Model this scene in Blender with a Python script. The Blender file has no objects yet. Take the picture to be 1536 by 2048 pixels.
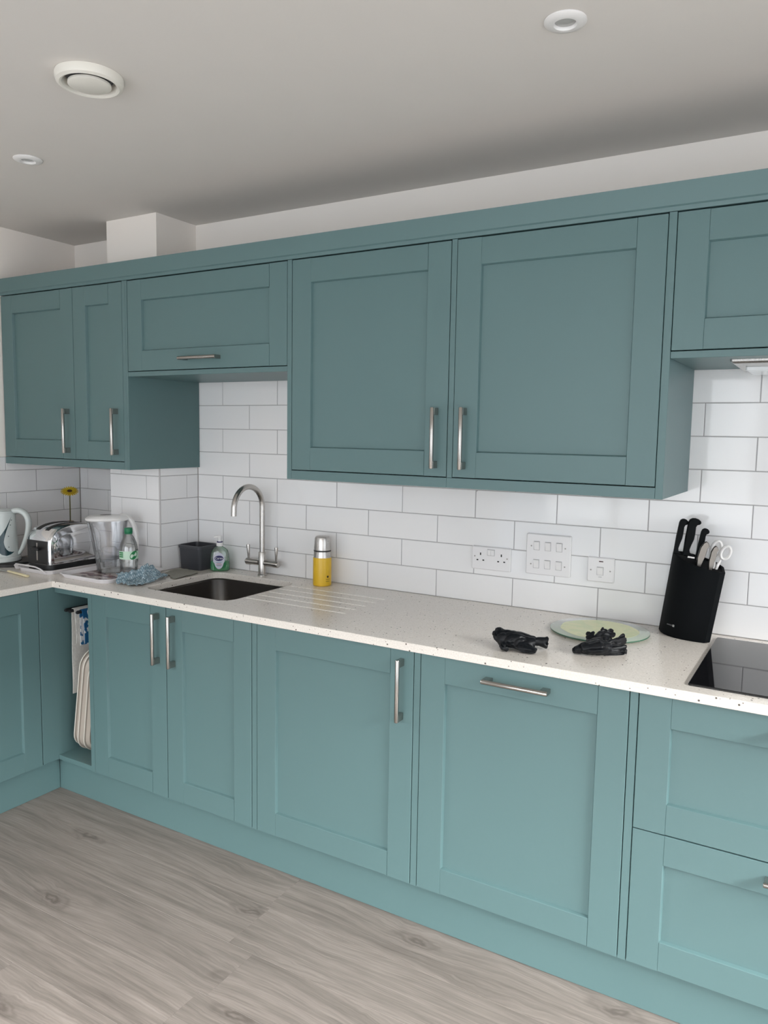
import bpy, bmesh, math, random
from mathutils import Vector, Matrix, noise
random.seed(7)
SC = bpy.context.scene
COL = SC.collection

# ------------------------------------------------------------------ camera
cam_d = bpy.data.cameras.new('camera')
cam_d.sensor_fit = 'VERTICAL'; cam_d.sensor_height = 36.0
cam_d.lens = 1536.0355 * 36.0 / 2048.0
cam_d.clip_start = 0.05
cam = bpy.data.objects.new('camera', cam_d); COL.objects.link(cam)
cam.location = (3.2813, -2.5448, 1.4866)
cam.rotation_euler = (math.radians(84.1205), math.radians(-0.9251), math.radians(30.6437))
SC.camera = cam

# ------------------------------------------------------------------ world, daylight, exposure
SC.view_settings.view_transform = 'Standard'
SC.view_settings.look = 'None'
SC.view_settings.gamma = 1.0
SC.view_settings.use_curve_mapping = False
SC.view_settings.exposure = 0.63
SC.cycles.use_denoising = True
SC.cycles.diffuse_bounces = 6
SC.cycles.max_bounces = 12
SC.cycles.transparent_max_bounces = 24
SC.cycles.sample_clamp_indirect = 6.0
world = bpy.data.worlds.new('world'); SC.world = world
world.use_nodes = True
wn = world.node_tree.nodes['Background']
wn.inputs['Color'].default_value = (0.75, 0.85, 1.0, 1); wn.inputs['Strength'].default_value = 1.0

def area(name, loc, rot, sx, sy, power, col=(1, 1, 1)):
    l = bpy.data.lights.new(name, 'AREA'); l.shape = 'RECTANGLE'; l.size = sx; l.size_y = sy
    l.energy = power; l.color = col
    o = bpy.data.objects.new(name, l); COL.objects.link(o); o.location = loc; o.rotation_euler = rot
    return o
R90 = math.pi / 2
def aimed(name, loc, at, sx, sy, power, col=(1, 1, 1)):
    o = area(name, loc, (0, 0, 0), sx, sy, power, col)
    o.rotation_euler = (Vector(at) - Vector(loc)).to_track_quat('-Z', 'Y').to_euler(); return o
DAY = (1.0, 0.985, 0.965)
# area lamps added high outside as stand-in sky for the doors and west window
aimed('sky_lamp_south', (2.5, -8.5, 4.6), (2.5, -4.6, 1.2), 6.0, 3.0, 1420, DAY)
aimed('sky_lamp_east', (8.6, -2.3, 4.2), (5.4, -2.3, 1.1), 4.0, 2.6, 2200, DAY)
aimed('sky_lamp_west', (-3.0, -2.6, 4.0), (0.0, -2.6, 1.4), 3.0, 2.6, 900, DAY)
# level daylight in the door openings
area('daylight_south_a', (1.75, -4.72, 1.40), (R90, 0, 0), 1.9, 1.4, 17, DAY)
area('daylight_south_b', (3.90, -4.72, 1.10), (R90, 0, 0), 1.8, 2.1, 22, DAY)
area('daylight_east', (5.52, -2.05, 1.08), (0, R90, 0), 2.06, 2.8, 15, DAY)

# ------------------------------------------------------------------ node materials
def new_mat(name):
    m = bpy.data.materials.new(name); m.use_nodes = True
    nt = m.node_tree
    return m, nt, nt.nodes['Principled BSDF']
def srgb(r, g, b):
    f = lambda c: (c / 255 / 12.92) if c / 255 <= 0.04045 else ((c / 255 + 0.055) / 1.055) ** 2.4
    return (f(r), f(g), f(b), 1)
def simple(name, col, rough=0.5, metal=0.0, bump=0.0, bscale=200, var=0.0, vscale=8, spec=0.5, aniso=None):
    m, nt, b = new_mat(name)
    b.inputs['Base Color'].default_value = col
    b.inputs['Roughness'].default_value = rough
    b.inputs['Metallic'].default_value = metal
    b.inputs['Specular IOR Level'].default_value = spec
    tc = nt.nodes.new('ShaderNodeTexCoord')
    if var > 0:
        n = nt.nodes.new('ShaderNodeTexNoise'); n.inputs['Scale'].default_value = vscale; n.inputs['Detail'].default_value = 4
        nt.links.new(tc.outputs['Object'], n.inputs['Vector'])
        mx = nt.nodes.new('ShaderNodeMix'); mx.data_type = 'RGBA'
        mx.inputs['A'].default_value = tuple(c * (1 - var) for c in col[:3]) + (1,)
        mx.inputs['B'].default_value = tuple(min(1, c * (1 + var)) for c in col[:3]) + (1,)
        nt.links.new(n.outputs['Fac'], mx.inputs['Factor']); nt.links.new(mx.outputs['Result'], b.inputs['Base Color'])
    if bump > 0:
        n = nt.nodes.new('ShaderNodeTexNoise'); n.inputs['Scale'].default_value = bscale; n.inputs['Detail'].default_value = 3
        nt.links.new(tc.outputs['Object'], n.inputs['Vector'])
        bp = nt.nodes.new('ShaderNodeBump'); bp.inputs['Strength'].default_value = bump; bp.inputs['Distance'].default_value = 0.001
        nt.links.new(n.outputs['Fac'], bp.inputs['Height']); nt.links.new(bp.outputs['Normal'], b.inputs['Normal'])
    return m
def brushed(name, col, rough, stretch):
    m, nt, b = new_mat(name)
    b.inputs['Base Color'].default_value = col; b.inputs['Metallic'].default_value = 1
    tc = nt.nodes.new('ShaderNodeTexCoord'); mp = nt.nodes.new('ShaderNodeMapping'); mp.inputs['Scale'].default_value = stretch
    n = nt.nodes.new('ShaderNodeTexNoise'); n.inputs['Scale'].default_value = 60; n.inputs['Detail'].default_value = 3
    nt.links.new(tc.outputs['Object'], mp.inputs['Vector']); nt.links.new(mp.outputs['Vector'], n.inputs['Vector'])
    mr = nt.nodes.new('ShaderNodeMapRange'); mr.inputs['To Min'].default_value = rough * 0.95; mr.inputs['To Max'].default_value = rough * 1.08
    nt.links.new(n.outputs['Fac'], mr.inputs['Value']); nt.links.new(mr.outputs['Result'], b.inputs['Roughness'])
    return m
def clear(name, tint, gloss=0.06, rough=0.05, haze=0.0, hazecol=(0.9, 0.9, 0.9, 1)):
    """thin clear plastic or pane: sees straight through, with a fresnel sheen and an optional milky share"""
    m = bpy.data.materials.new(name); m.use_nodes = True; nt = m.node_tree; nt.nodes.clear()
    out = nt.nodes.new('ShaderNodeOutputMaterial')
    tr = nt.nodes.new('ShaderNodeBsdfTransparent'); tr.inputs['Color'].default_value = tint
    gl = nt.nodes.new('ShaderNodeBsdfGlossy'); gl.inputs['Roughness'].default_value = rough
    fr = nt.nodes.new('ShaderNodeFresnel'); fr.inputs['IOR'].default_value = 1.45
    mul = nt.nodes.new('ShaderNodeMath'); mul.operation = 'MULTIPLY_ADD'; mul.inputs[1].default_value = 0.8; mul.inputs[2].default_value = gloss * 0.3
    nt.links.new(fr.outputs['Fac'], mul.inputs[0])
    a = nt.nodes.new('ShaderNodeMixShader'); nt.links.new(mul.outputs['Value'], a.inputs['Fac'])
    if haze > 0:
        df = nt.nodes.new('ShaderNodeBsdfPrincipled'); df.inputs['Base Color'].default_value = hazecol; df.inputs['Roughness'].default_value = 0.2
        h = nt.nodes.new('ShaderNodeMixShader'); h.inputs['Fac'].default_value = haze
        nt.links.new(tr.outputs['BSDF'], h.inputs[1]); nt.links.new(df.outputs['BSDF'], h.inputs[2])
        nt.links.new(h.outputs['Shader'], a.inputs[1])
    else:
        nt.links.new(tr.outputs['BSDF'], a.inputs[1])
    nt.links.new(gl.outputs['BSDF'], a.inputs[2]); nt.links.new(a.outputs['Shader'], out.inputs['Surface'])
    return m

def worktop_mat():
    m, nt, b = new_mat('quartz_worktop')
    tc = nt.nodes.new('ShaderNodeTexCoord')
    base = nt.nodes.new('ShaderNodeTexNoise'); base.inputs['Scale'].default_value = 260; base.inputs['Detail'].default_value = 2
    nt.links.new(tc.outputs['Object'], base.inputs['Vector'])
    cr = nt.nodes.new('ShaderNodeValToRGB')
    cr.color_ramp.elements[0].position = 0.3; cr.color_ramp.elements[0].color = (0.70, 0.655, 0.60, 1)
    cr.color_ramp.elements[1].position = 0.7; cr.color_ramp.elements[1].color = (0.84, 0.79, 0.735, 1)
    nt.links.new(base.outputs['Fac'], cr.inputs['Fac'])
    last = cr.outputs['Color']
    for sc, rad, share, col in ((80, 0.21, 0.09, (0.12, 0.10, 0.085, 1)), (140, 0.24, 0.08, (0.28, 0.24, 0.21, 1)), (46, 0.075, 0.12, (0.06, 0.05, 0.04, 1))):
        v = nt.nodes.new('ShaderNodeTexVoronoi'); v.inputs['Scale'].default_value = sc
        nt.links.new(tc.outputs['Object'], v.inputs['Vector'])
        lt = nt.nodes.new('ShaderNodeMath'); lt.operation = 'LESS_THAN'; lt.inputs[1].default_value = rad
        nt.links.new(v.outputs['Distance'], lt.inputs[0])
        sp = nt.nodes.new('ShaderNodeSeparateColor'); nt.links.new(v.outputs['Color'], sp.inputs['Color'])
        pk = nt.nodes.new('ShaderNodeMath'); pk.operation = 'LESS_THAN'; pk.inputs[1].default_value = share
        nt.links.new(sp.outputs['Red'], pk.inputs[0])
        an = nt.nodes.new('ShaderNodeMath'); an.operation = 'MULTIPLY'
        nt.links.new(lt.outputs['Value'], an.inputs[0]); nt.links.new(pk.outputs['Value'], an.inputs[1])
        mx = nt.nodes.new('ShaderNodeMix'); mx.data_type = 'RGBA'; mx.inputs['B'].default_value = col
        nt.links.new(an.outputs['Value'], mx.inputs['Factor']); nt.links.new(last, mx.inputs['A'])
        last = mx.outputs['Result']
    nt.links.new(last, b.inputs['Base Color'])
    b.inputs['Roughness'].default_value = 0.22
    return m

def floor_mat():
    m, nt, b = new_mat('grey_oak_laminate')
    L = nt.links.new
    tc = nt.nodes.new('ShaderNodeTexCoord'); oi = nt.nodes.new('ShaderNodeObjectInfo')
    off = nt.nodes.new('ShaderNodeVectorMath'); off.operation = 'SCALE'; off.inputs[0].default_value = (37.0, 91.0, 13.0)
    L(oi.outputs['Random'], off.inputs['Scale'])
    add = nt.nodes.new('ShaderNodeVectorMath'); add.operation = 'ADD'
    L(tc.outputs['Object'], add.inputs[0]); L(off.outputs['Vector'], add.inputs[1])
    # knots: distance to sparse cells, stretched along the board
    mk = nt.nodes.new('ShaderNodeMapping'); mk.inputs['Scale'].default_value = (1.7, 5.6, 0.0)
    kn = nt.nodes.new('ShaderNodeTexNoise'); kn.inputs['Scale'].default_value = 11; kn.inputs['Detail'].default_value = 3
    L(add.outputs['Vector'], kn.inputs['Vector'])
    ks = nt.nodes.new('ShaderNodeVectorMath'); ks.operation = 'SCALE'; ks.inputs['Scale'].default_value = 0.075; L(kn.outputs['Color'], ks.inputs[0])
    ka = nt.nodes.new('ShaderNodeVectorMath'); ka.operation = 'ADD'; L(add.outputs['Vector'], ka.inputs[0]); L(ks.outputs['Vector'], ka.inputs[1])
    L(ka.outputs['Vector'], mk.inputs['Vector'])
    vk = nt.nodes.new('ShaderNodeTexVoronoi'); vk.voronoi_dimensions = '2D'; vk.inputs['Scale'].default_value = 0.8
    L(mk.outputs['Vector'], vk.inputs['Vector'])
    # grain: noise stretched along the board, warped around the knots
    wn_ = nt.nodes.new('ShaderNodeTexNoise'); wn_.inputs['Scale'].default_value = 3.0; wn_.inputs['Detail'].default_value = 3
    L(add.outputs['Vector'], wn_.inputs['Vector'])
    warp = nt.nodes.new('ShaderNodeVectorMath'); warp.operation = 'SCALE'; warp.inputs['Scale'].default_value = 0.010
    L(wn_.outputs['Color'], warp.inputs[0])
    kd = nt.nodes.new('ShaderNodeMapRange'); kd.inputs['From Min'].default_value = 0.0; kd.inputs['From Max'].default_value = 0.45
    kd.inputs['To Min'].default_value = 0.026; kd.inputs['To Max'].default_value = 0.0; kd.interpolation_type = 'SMOOTHSTEP'
    L(vk.outputs['Distance'], kd.inputs['Value'])
    cmb = nt.nodes.new('ShaderNodeCombineXYZ'); L(kd.outputs['Result'], cmb.inputs['Y'])
    a2 = nt.nodes.new('ShaderNodeVectorMath'); a2.operation = 'ADD'; L(add.outputs['Vector'], a2.inputs[0]); L(warp.outputs['Vector'], a2.inputs[1])
    a3 = nt.nodes.new('ShaderNodeVectorMath'); a3.operation = 'ADD'; L(a2.outputs['Vector'], a3.inputs[0]); L(cmb.outputs['Vector'], a3.inputs[1])
    mg = nt.nodes.new('ShaderNodeMapping'); mg.inputs['Scale'].default_value = (1.0, 24.0, 1.0); L(a3.outputs['Vector'], mg.inputs['Vector'])
    g1 = nt.nodes.new('ShaderNodeTexNoise'); g1.inputs['Scale'].default_value = 1.6; g1.inputs['Detail'].default_value = 8; g1.inputs['Roughness'].default_value = 0.62
    L(mg.outputs['Vector'], g1.inputs['Vector'])
    mg2 = nt.nodes.new('ShaderNodeMapping'); mg2.inputs['Scale'].default_value = (6, 160.0, 1.0); L(a3.outputs['Vector'], mg2.inputs['Vector'])
    g2 = nt.nodes.new('ShaderNodeTexNoise'); g2.inputs['Scale'].default_value = 1.5; g2.inputs['Detail'].default_value = 4
    L(mg2.outputs['Vector'], g2.inputs['Vector'])
    cr = nt.nodes.new('ShaderNodeValToRGB')
    e = cr.color_ramp.elements
    e[0].position = 0.22; e[0].color = srgb(100, 92, 87); e[1].position = 0.78; e[1].color = srgb(145, 136, 130)
    e.new(0.42).color = srgb(120, 112, 106); e.new(0.55).color = srgb(132, 123, 117)
    L(g1.outputs['Fac'], cr.inputs['Fac'])
    # fine pores
    pr = nt.nodes.new('ShaderNodeMapRange'); pr.inputs['From Min'].default_value = 0.3; pr.inputs['From Max'].default_value = 0.7
    pr.inputs['To Min'].default_value = 0.78; pr.inputs['To Max'].default_value = 1.10; L(g2.outputs['Fac'], pr.inputs['Value'])
    m1 = nt.nodes.new('ShaderNodeMix'); m1.data_type = 'RGBA'; m1.blend_type = 'MULTIPLY'; m1.inputs['Factor'].default_value = 1.0
    cc = nt.nodes.new('ShaderNodeCombineColor'); [L(pr.outputs['Result'], cc.inputs[i]) for i in range(3)]
    L(cr.outputs['Color'], m1.inputs['A']); L(cc.outputs['Color'], m1.inputs['B'])
    # knot rings
    sm = nt.nodes.new('ShaderNodeMath'); sm.operation = 'MULTIPLY_ADD'; sm.inputs[1].default_value = 95; L(vk.outputs['Distance'], sm.inputs[0])
    wz = nt.nodes.new('ShaderNodeMath'); wz.operation = 'MULTIPLY'; wz.inputs[1].default_value = 9; L(wn_.outputs['Fac'], wz.inputs[0]); L(wz.outputs['Value'], sm.inputs[2])
    sn = nt.nodes.new('ShaderNodeMath'); sn.operation = 'SINE'; L(sm.outputs['Value'], sn.inputs[0])
    rg = nt.nodes.new('ShaderNodeMapRange'); rg.inputs['From Min'].default_value = -1; rg.inputs['From Max'].default_value = 1; rg.inputs['To Min'].default_value = 0.35; rg.inputs['To Max'].default_value = 1.0
    L(sn.outputs['Value'], rg.inputs['Value'])
    near = nt.nodes.new('ShaderNodeMapRange'); near.interpolation_type = 'SMOOTHSTEP'
    near.inputs['From Min'].default_value = 0.03; near.inputs['From Max'].default_value = 0.17; near.inputs['To Min'].default_value = 0.72; near.inputs['To Max'].default_value = 0.0
    L(vk.outputs['Distance'], near.inputs['Value'])
    sp = nt.nodes.new('ShaderNodeSeparateColor'); L(vk.outputs['Color'], sp.inputs['Color'])
    pk = nt.nodes.new('ShaderNodeMath'); pk.operation = 'LESS_THAN'; pk.inputs[1].default_value = 0.62; L(sp.outputs['Green'], pk.inputs[0])
    f1 = nt.nodes.new('ShaderNodeMath'); f1.operation = 'MULTIPLY'; L(near.outputs['Result'], f1.inputs[0]); L(rg.outputs['Result'], f1.inputs[1])
    f2 = nt.nodes.new('ShaderNodeMath'); f2.operation = 'MULTIPLY'; L(f1.outputs['Value'], f2.inputs[0]); L(pk.outputs['Value'], f2.inputs[1])
    m2 = nt.nodes.new('ShaderNodeMix'); m2.data_type = 'RGBA'; m2.inputs['B'].default_value = srgb(80, 72, 67)
    L(f2.outputs['Value'], m2.inputs['Factor']); L(m1.outputs['Result'], m2.inputs['A'])
    # board to board tone
    tn = nt.nodes.new('ShaderNodeMapRange'); tn.inputs['To Min'].default_value = 0.95; tn.inputs['To Max'].default_value = 1.05; L(oi.outputs['Random'], tn.inputs['Value'])
    c3 = nt.nodes.new('ShaderNodeCombineColor'); [L(tn.outputs['Result'], c3.inputs[i]) for i in range(3)]
    m3 = nt.nodes.new('ShaderNodeMix'); m3.data_type = 'RGBA'; m3.blend_type = 'MULTIPLY'; m3.inputs['Factor'].default_value = 1.0
    L(m2.outputs['Result'], m3.inputs['A']); L(c3.outputs['Color'], m3.inputs['B'])
    L(m3.outputs['Result'], b.inputs['Base Color'])
    b.inputs['Roughness'].default_value = 0.42
    bp = nt.nodes.new('ShaderNodeBump'); bp.inputs['Strength'].default_value = 0.12; bp.inputs['Distance'].default_value = 0.001
    L(g2.outputs['Fac'], bp.inputs['Height']); L(bp.outputs['Normal'], b.inputs['Normal'])
    return m

def pattern_mat(name, base, ink, scale, thr, rough=0.6, stretch=(1, 1, 1), detail=3):
    m, nt, b = new_mat(name)
    tc = nt.nodes.new('ShaderNodeTexCoord'); mp = nt.nodes.new('ShaderNodeMapping'); mp.inputs['Scale'].default_value = stretch
    n = nt.nodes.new('ShaderNodeTexNoise'); n.inputs['Scale'].default_value = scale; n.inputs['Detail'].default_value = detail
    n.inputs['Distortion'].default_value = 1.4
    nt.links.new(tc.outputs['Object'], mp.inputs['Vector']); nt.links.new(mp.outputs['Vector'], n.inputs['Vector'])
    cr = nt.nodes.new('ShaderNodeValToRGB'); cr.color_ramp.elements[0].position = thr - 0.02; cr.color_ramp.elements[1].position = thr + 0.02
    cr.color_ramp.elements[0].color = base; cr.color_ramp.elements[1].color = ink
    nt.links.new(n.outputs['Fac'], cr.inputs['Fac']); nt.links.new(cr.outputs['Color'], b.inputs['Base Color'])
    b.inputs['Roughness'].default_value = rough
    return m
def weave_mat(name, c0, c1, scale, rough=0.9):
    m, nt, b = new_mat(name)
    tc = nt.nodes.new('ShaderNodeTexCoord')
    w = nt.nodes.new('ShaderNodeTexWave'); w.inputs['Scale'].default_value = scale; w.inputs['Distortion'].default_value = 3; w.inputs['Detail'].default_value = 2
    w2 = nt.nodes.new('ShaderNodeTexWave'); w2.bands_direction = 'Y'; w2.inputs['Scale'].default_value = scale; w2.inputs['Distortion'].default_value = 3
    nt.links.new(tc.outputs['Object'], w.inputs['Vector']); nt.links.new(tc.outputs['Object'], w2.inputs['Vector'])
    mu = nt.nodes.new('ShaderNodeMath'); mu.operation = 'MULTIPLY'; nt.links.new(w.outputs['Fac'], mu.inputs[0]); nt.links.new(w2.outputs['Fac'], mu.inputs[1])
    mx = nt.nodes.new('ShaderNodeMix'); mx.data_type = 'RGBA'; mx.inputs['A'].default_value = c0; mx.inputs['B'].default_value = c1
    nt.links.new(mu.outputs['Value'], mx.inputs['Factor']); nt.links.new(mx.outputs['Result'], b.inputs['Base Color'])
    b.inputs['Roughness'].default_value = rough
    bp = nt.nodes.new('ShaderNodeBump'); bp.inputs['Strength'].default_value = 0.6; bp.inputs['Distance'].default_value = 0.002
    nt.links.new(mu.outputs['Value'], bp.inputs['Height']); nt.links.new(bp.outputs['Normal'], b.inputs['Normal'])
    return m

TEAL = (0.099, 0.176, 0.181, 1)
M = dict(
    teal=simple('teal_satin_paint', TEAL, 0.42, bump=0.05, bscale=500, var=0.03, vscale=3),
    tealcarcass=simple('teal_carcass_gap_shade', (0.05, 0.085, 0.087, 1), 0.6, var=0.02),  # darker than the doors: shadow of the door gaps put into the colour
    tile=simple('white_gloss_tile', (0.835, 0.83, 0.835, 1), 0.07, bump=0.04, bscale=14, var=0.012, vscale=4),
    grout=simple('grey_grout', (0.40, 0.39, 0.395, 1), 0.9, bump=0.2, bscale=300),
    trim=simple('grey_tile_trim', (0.52, 0.50, 0.50, 1), 0.5),
    surround=simple('pale_grey_surround', (0.42, 0.41, 0.42, 1), 0.5),
    paint=simple('warm_white_wall_paint', (0.90, 0.85, 0.80, 1), 0.9, bump=0.08, bscale=160, var=0.01),
    ceil=simple('white_ceiling_paint', (0.70, 0.67, 0.635, 1), 0.92, bump=0.10, bscale=140, var=0.012),
    quartz=worktop_mat(), floor=floor_mat(),
    groove=simple('groove_painted_highlight', (0.90, 0.87, 0.83, 1), 0.45, var=0.02),  # paler than the slab: light caught by the cuts is painted in
    steel=brushed('brushed_steel', (0.50, 0.475, 0.45, 1), 0.27, (40, 40, 1)),
    nickel=brushed('brushed_nickel', (0.40, 0.38, 0.355, 1), 0.22, (25, 25, 1)),
    sink=brushed('sink_steel', (0.42, 0.40, 0.38, 1), 0.30, (2, 2, 25)),
    chrome=simple('polished_chrome', (0.78, 0.78, 0.79, 1), 0.06, 1.0, bump=0.02, bscale=12),
    black=simple('black_plastic', (0.012, 0.012, 0.013, 1), 0.35, bump=0.05, bscale=400),
    blackmatt=simple('matt_black_block', (0.004, 0.005, 0.006, 1), 0.6, bump=0.1, bscale=600, spec=0.08),
    handle=simple('black_knife_handle', (0.006, 0.007, 0.008, 1), 0.4, bump=0.05, bscale=500, spec=0.05),
    nitrile=simple('black_nitrile', (0.006, 0.007, 0.009, 1), 0.38, bump=0.05, bscale=90, spec=0.25),
    ceramic=simple('black_ceramic_glass', (0.006, 0.006, 0.007, 1), 0.04, var=0.1, spec=0.6),
    white=simple('white_plastic', (0.80, 0.79, 0.78, 1), 0.28, var=0.008),
    socket=simple('white_socket_plastic', (0.80, 0.785, 0.79, 1), 0.25, var=0.006),
    vent=simple('cream_vent_plastic', (0.78, 0.755, 0.69, 1), 0.4, var=0.01),
    dark=simple('dark_hole', (0.02, 0.02, 0.02, 1), 0.7),
    greyslot=simple('grey_slot', (0.10, 0.10, 0.11, 1), 0.6),
    kettle=simple('pale_grey_kettle_plastic', (0.66, 0.71, 0.70, 1), 0.25, var=0.008),
    kettlewin=simple('dark_teal_water_window', (0.012, 0.045, 0.055, 1), 0.15),
    greybox=simple('charcoal_plastic', (0.045, 0.047, 0.055, 1), 0.32, bump=0.05, bscale=300),
    yellow=simple('yellow_paint', (0.74, 0.46, 0.02, 1), 0.33, var=0.08, vscale=30),
    ink=simple('dark_print', (0.03, 0.025, 0.01, 1), 0.6),
    clearp=clear('clear_plastic', (0.975, 0.98, 0.985, 1), 0.25, 0.06, haze=0.05, hazecol=(0.75, 0.78, 0.82, 1)),
    frost=clear('smoky_clear_plastic', (0.95, 0.955, 0.97, 1), 0.25, 0.10, haze=0.09, hazecol=(0.75, 0.76, 0.82, 1)),
    petb=clear('clear_bottle_plastic', (0.98, 0.99, 0.985, 1), 0.5, 0.04, haze=0.04, hazecol=(0.8, 0.85, 0.83, 1)),
    pane=clear('window_pane', (0.98, 0.99, 0.99, 1), 0.05, 0.0),
    soapb=clear('clear_soap_bottle', (0.86, 0.96, 0.90, 1), 0.3, 0.05, haze=0.05, hazecol=(0.62, 0.80, 0.70, 1)),
    liquid=clear('green_soap', (0.08, 0.66, 0.30, 1), 0.2, 0.05, haze=0.6, hazecol=(0.01, 0.46, 0.18, 1)),
    greencap=simple('green_cap', (0.004, 0.16, 0.065, 1), 0.35, bump=0.1, bscale=300),
    greenlab=simple('green_label', (0.01, 0.20, 0.06, 1), 0.4, var=0.25, vscale=60),
    palelab=simple('pale_green_label', (0.52, 0.70, 0.56, 1), 0.4, var=0.05, vscale=40),
    navy=simple('navy_label', (0.008, 0.008, 0.10, 1), 0.4),
    lilac=simple('pale_lilac_label', (0.60, 0.60, 0.70, 1), 0.4, var=0.06, vscale=80),
    redline=simple('red_print', (0.30, 0.05, 0.06, 1), 0.5),
    neon=simple('dark_red_neon', (0.05, 0.012, 0.012, 1), 0.3),
    blueline=simple('teal_print', (0.02, 0.20, 0.30, 1), 0.5),
    bluecloth=weave_mat('blue_woven_cloth', srgb(120, 146, 160), srgb(208, 224, 232), 34),
    greycloth=weave_mat('grey_woven_cloth', srgb(142, 140, 131), srgb(178, 175, 165), 80),
    towelw=weave_mat('white_cotton_towel', srgb(205, 203, 198), srgb(235, 233, 228), 80),
    towelb=pattern_mat('blue_printed_towel', srgb(222, 224, 226), srgb(20, 92, 140), 22, 0.50, 0.9),
    traycream=simple('cream_tray', (0.70, 0.66, 0.60, 1), 0.4, var=0.02),
    trayside=simple('taupe_tray', (0.42, 0.37, 0.32, 1), 0.5, var=0.03),
    traywhite=simple('white_tray', (0.80, 0.78, 0.80, 1), 0.3, var=0.01),
    trayprint=pattern_mat('red_printed_tray', srgb(178, 170, 166), srgb(84, 18, 30), 8, 0.49, 0.25, (1.0, 2.2, 1), 2),
    bone=simple('cream_cutlery_handle', (0.74, 0.66, 0.42, 1), 0.35, var=0.04),
    petal=simple('yellow_petal', (0.70, 0.50, 0.02, 1), 0.6, var=0.15, vscale=60),
    core=simple('brown_flower_centre', (0.06, 0.025, 0.01, 1), 0.8, bump=0.5, bscale=500),
    stem=simple('olive_stem', (0.10, 0.09, 0.02, 1), 0.6),
    vase=clear('amber_glass', (0.85, 0.62, 0.42, 1), 0.2, 0.05, haze=0.25, hazecol=(0.5, 0.32, 0.2, 1)),
    glassgreen=clear('green_glass', (0.75, 0.88, 0.78, 1), 0.25, 0.03, haze=0.75, hazecol=(0.64, 0.75, 0.62, 1)),
    glassyel=pattern_mat('yellow_green_glass_print', (0.64, 0.66, 0.36, 1), (0.58, 0.64, 0.35, 1), 16, 0.5, 0.06),
    glassedge=simple('dark_green_glass_edge', (0.05, 0.14, 0.09, 1), 0.1),
    lens=simple('lamp_lens', (0.45, 0.45, 0.44, 1), 0.15, bump=0.4, bscale=120),
    hoodlamp=simple('hood_lamp_glass', (0.72, 0.76, 0.78, 1), 0.12),
    silver=simple('silver_print', (0.45, 0.45, 0.46, 1), 0.4, 0.6),
    greyknife=brushed('grey_steel_handle', (0.25, 0.23, 0.21, 1), 0.35, (2, 2, 30)),
    soil=simple('black_rail_metal', (0.012, 0.013, 0.014, 1), 0.4),
)

# ------------------------------------------------------------------ object helpers
ORG = {}
def finish(o, parent, origin):
    COL.objects.link(o)
    if parent is not None:
        o.parent = parent; o.location = origin - ORG[parent.name]
    else:
        o.location = origin
    ORG[o.name] = Vector(origin)
    return o
def smooth(me, ang=35):
    for p in me.polygons: p.use_smooth = True
    bm = bmesh.new(); bm.from_mesh(me)
    lim = math.radians(ang)
    for e in bm.edges:
        if len(e.link_faces) == 2 and e.calc_face_angle(0) > lim: e.smooth = False
    bm.to_mesh(me); bm.free()
def emit(name, bm, mat, parent=None, sm=False, mats=None, origin=None):
    """link a bmesh given in world coordinates as one object with its origin at its base"""
    bmesh.ops.recalc_face_normals(bm, faces=bm.faces)
    xs = [v.co for v in bm.verts]
    lo = Vector((min(v.x for v in xs), min(v.y for v in xs), min(v.z for v in xs)))
    hi = Vector((max(v.x for v in xs), max(v.y for v in xs), max(v.z for v in xs)))
    org = Vector(((lo.x + hi.x) / 2, (lo.y + hi.y) / 2, lo.z)) if origin is None else Vector(origin)
    bmesh.ops.translate(bm, verts=bm.verts, vec=-org)
    me = bpy.data.meshes.new(name); bm.to_mesh(me); bm.free()
    for m in (mats or [mat]): me.materials.append(M[m])
    if sm: smooth(me, sm if sm is not True else 35)
    return finish(bpy.data.objects.new(name, me), parent, org)
def thing(name, label, cat, loc, group=None):
    o = bpy.data.objects.new(name, None); o.empty_display_size = 0.05
    finish(o, None, Vector(loc)); tag(o, label, cat, group); return o
def tag(o, label, cat, group=None):
    o['label'] = label; o['category'] = cat
    if group: o['group'] = group
    return o
def struct(o): o['kind'] = 'structure'; return o
def lab(o, s): o['label'] = s; return o

def xform(bm, mt, verts=None): bmesh.ops.transform(bm, matrix=mt, verts=verts if verts is not None else bm.verts)
def box(bm, x0, x1, y0, y1, z0, z1, bev=0.0, seg=1):
    r = bmesh.ops.create_cube(bm, size=1.0)
    vs = r['verts']
    for v in vs:
        v.co = Vector(((x0 + x1) / 2 + v.co.x * (x1 - x0), (y0 + y1) / 2 + v.co.y * (y1 - y0), (z0 + z1) / 2 + v.co.z * (z1 - z0)))
    if bev > 0:
        es = list({e for v in vs for e in v.link_edges})
        bmesh.ops.bevel(bm, geom=es, offset=bev, segments=seg, profile=0.5, affect='EDGES')
    return bm
def nbox(*a, **k): return box(bmesh.new(), *a, **k)
def ring_loft(bm, rings, cap0=True, cap1=True, closed=True):
    vr = [[bm.verts.new(p) for p in r] for r in rings]
    n = len(vr[0])
    for a, b in zip(vr, vr[1:]):
        for i in range(n if closed else n - 1):
            j = (i + 1) % n
            bm.faces.new((a[i], a[j], b[j], b[i]))
    if cap0: bm.faces.new(list(reversed(vr[0])))
    if cap1: bm.faces.new(vr[-1])
    return vr
def lathe(bm, prof, c, seg=32, cap0=True, cap1=True):
    rings = []
    for r, z in prof:
        rings.append([Vector((c[0] + r * math.cos(2 * math.pi * i / seg), c[1] + r * math.sin(2 * math.pi * i / seg), c[2] + z)) for i in range(seg)])
    ring_loft(bm, rings, cap0, cap1); return bm
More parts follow.
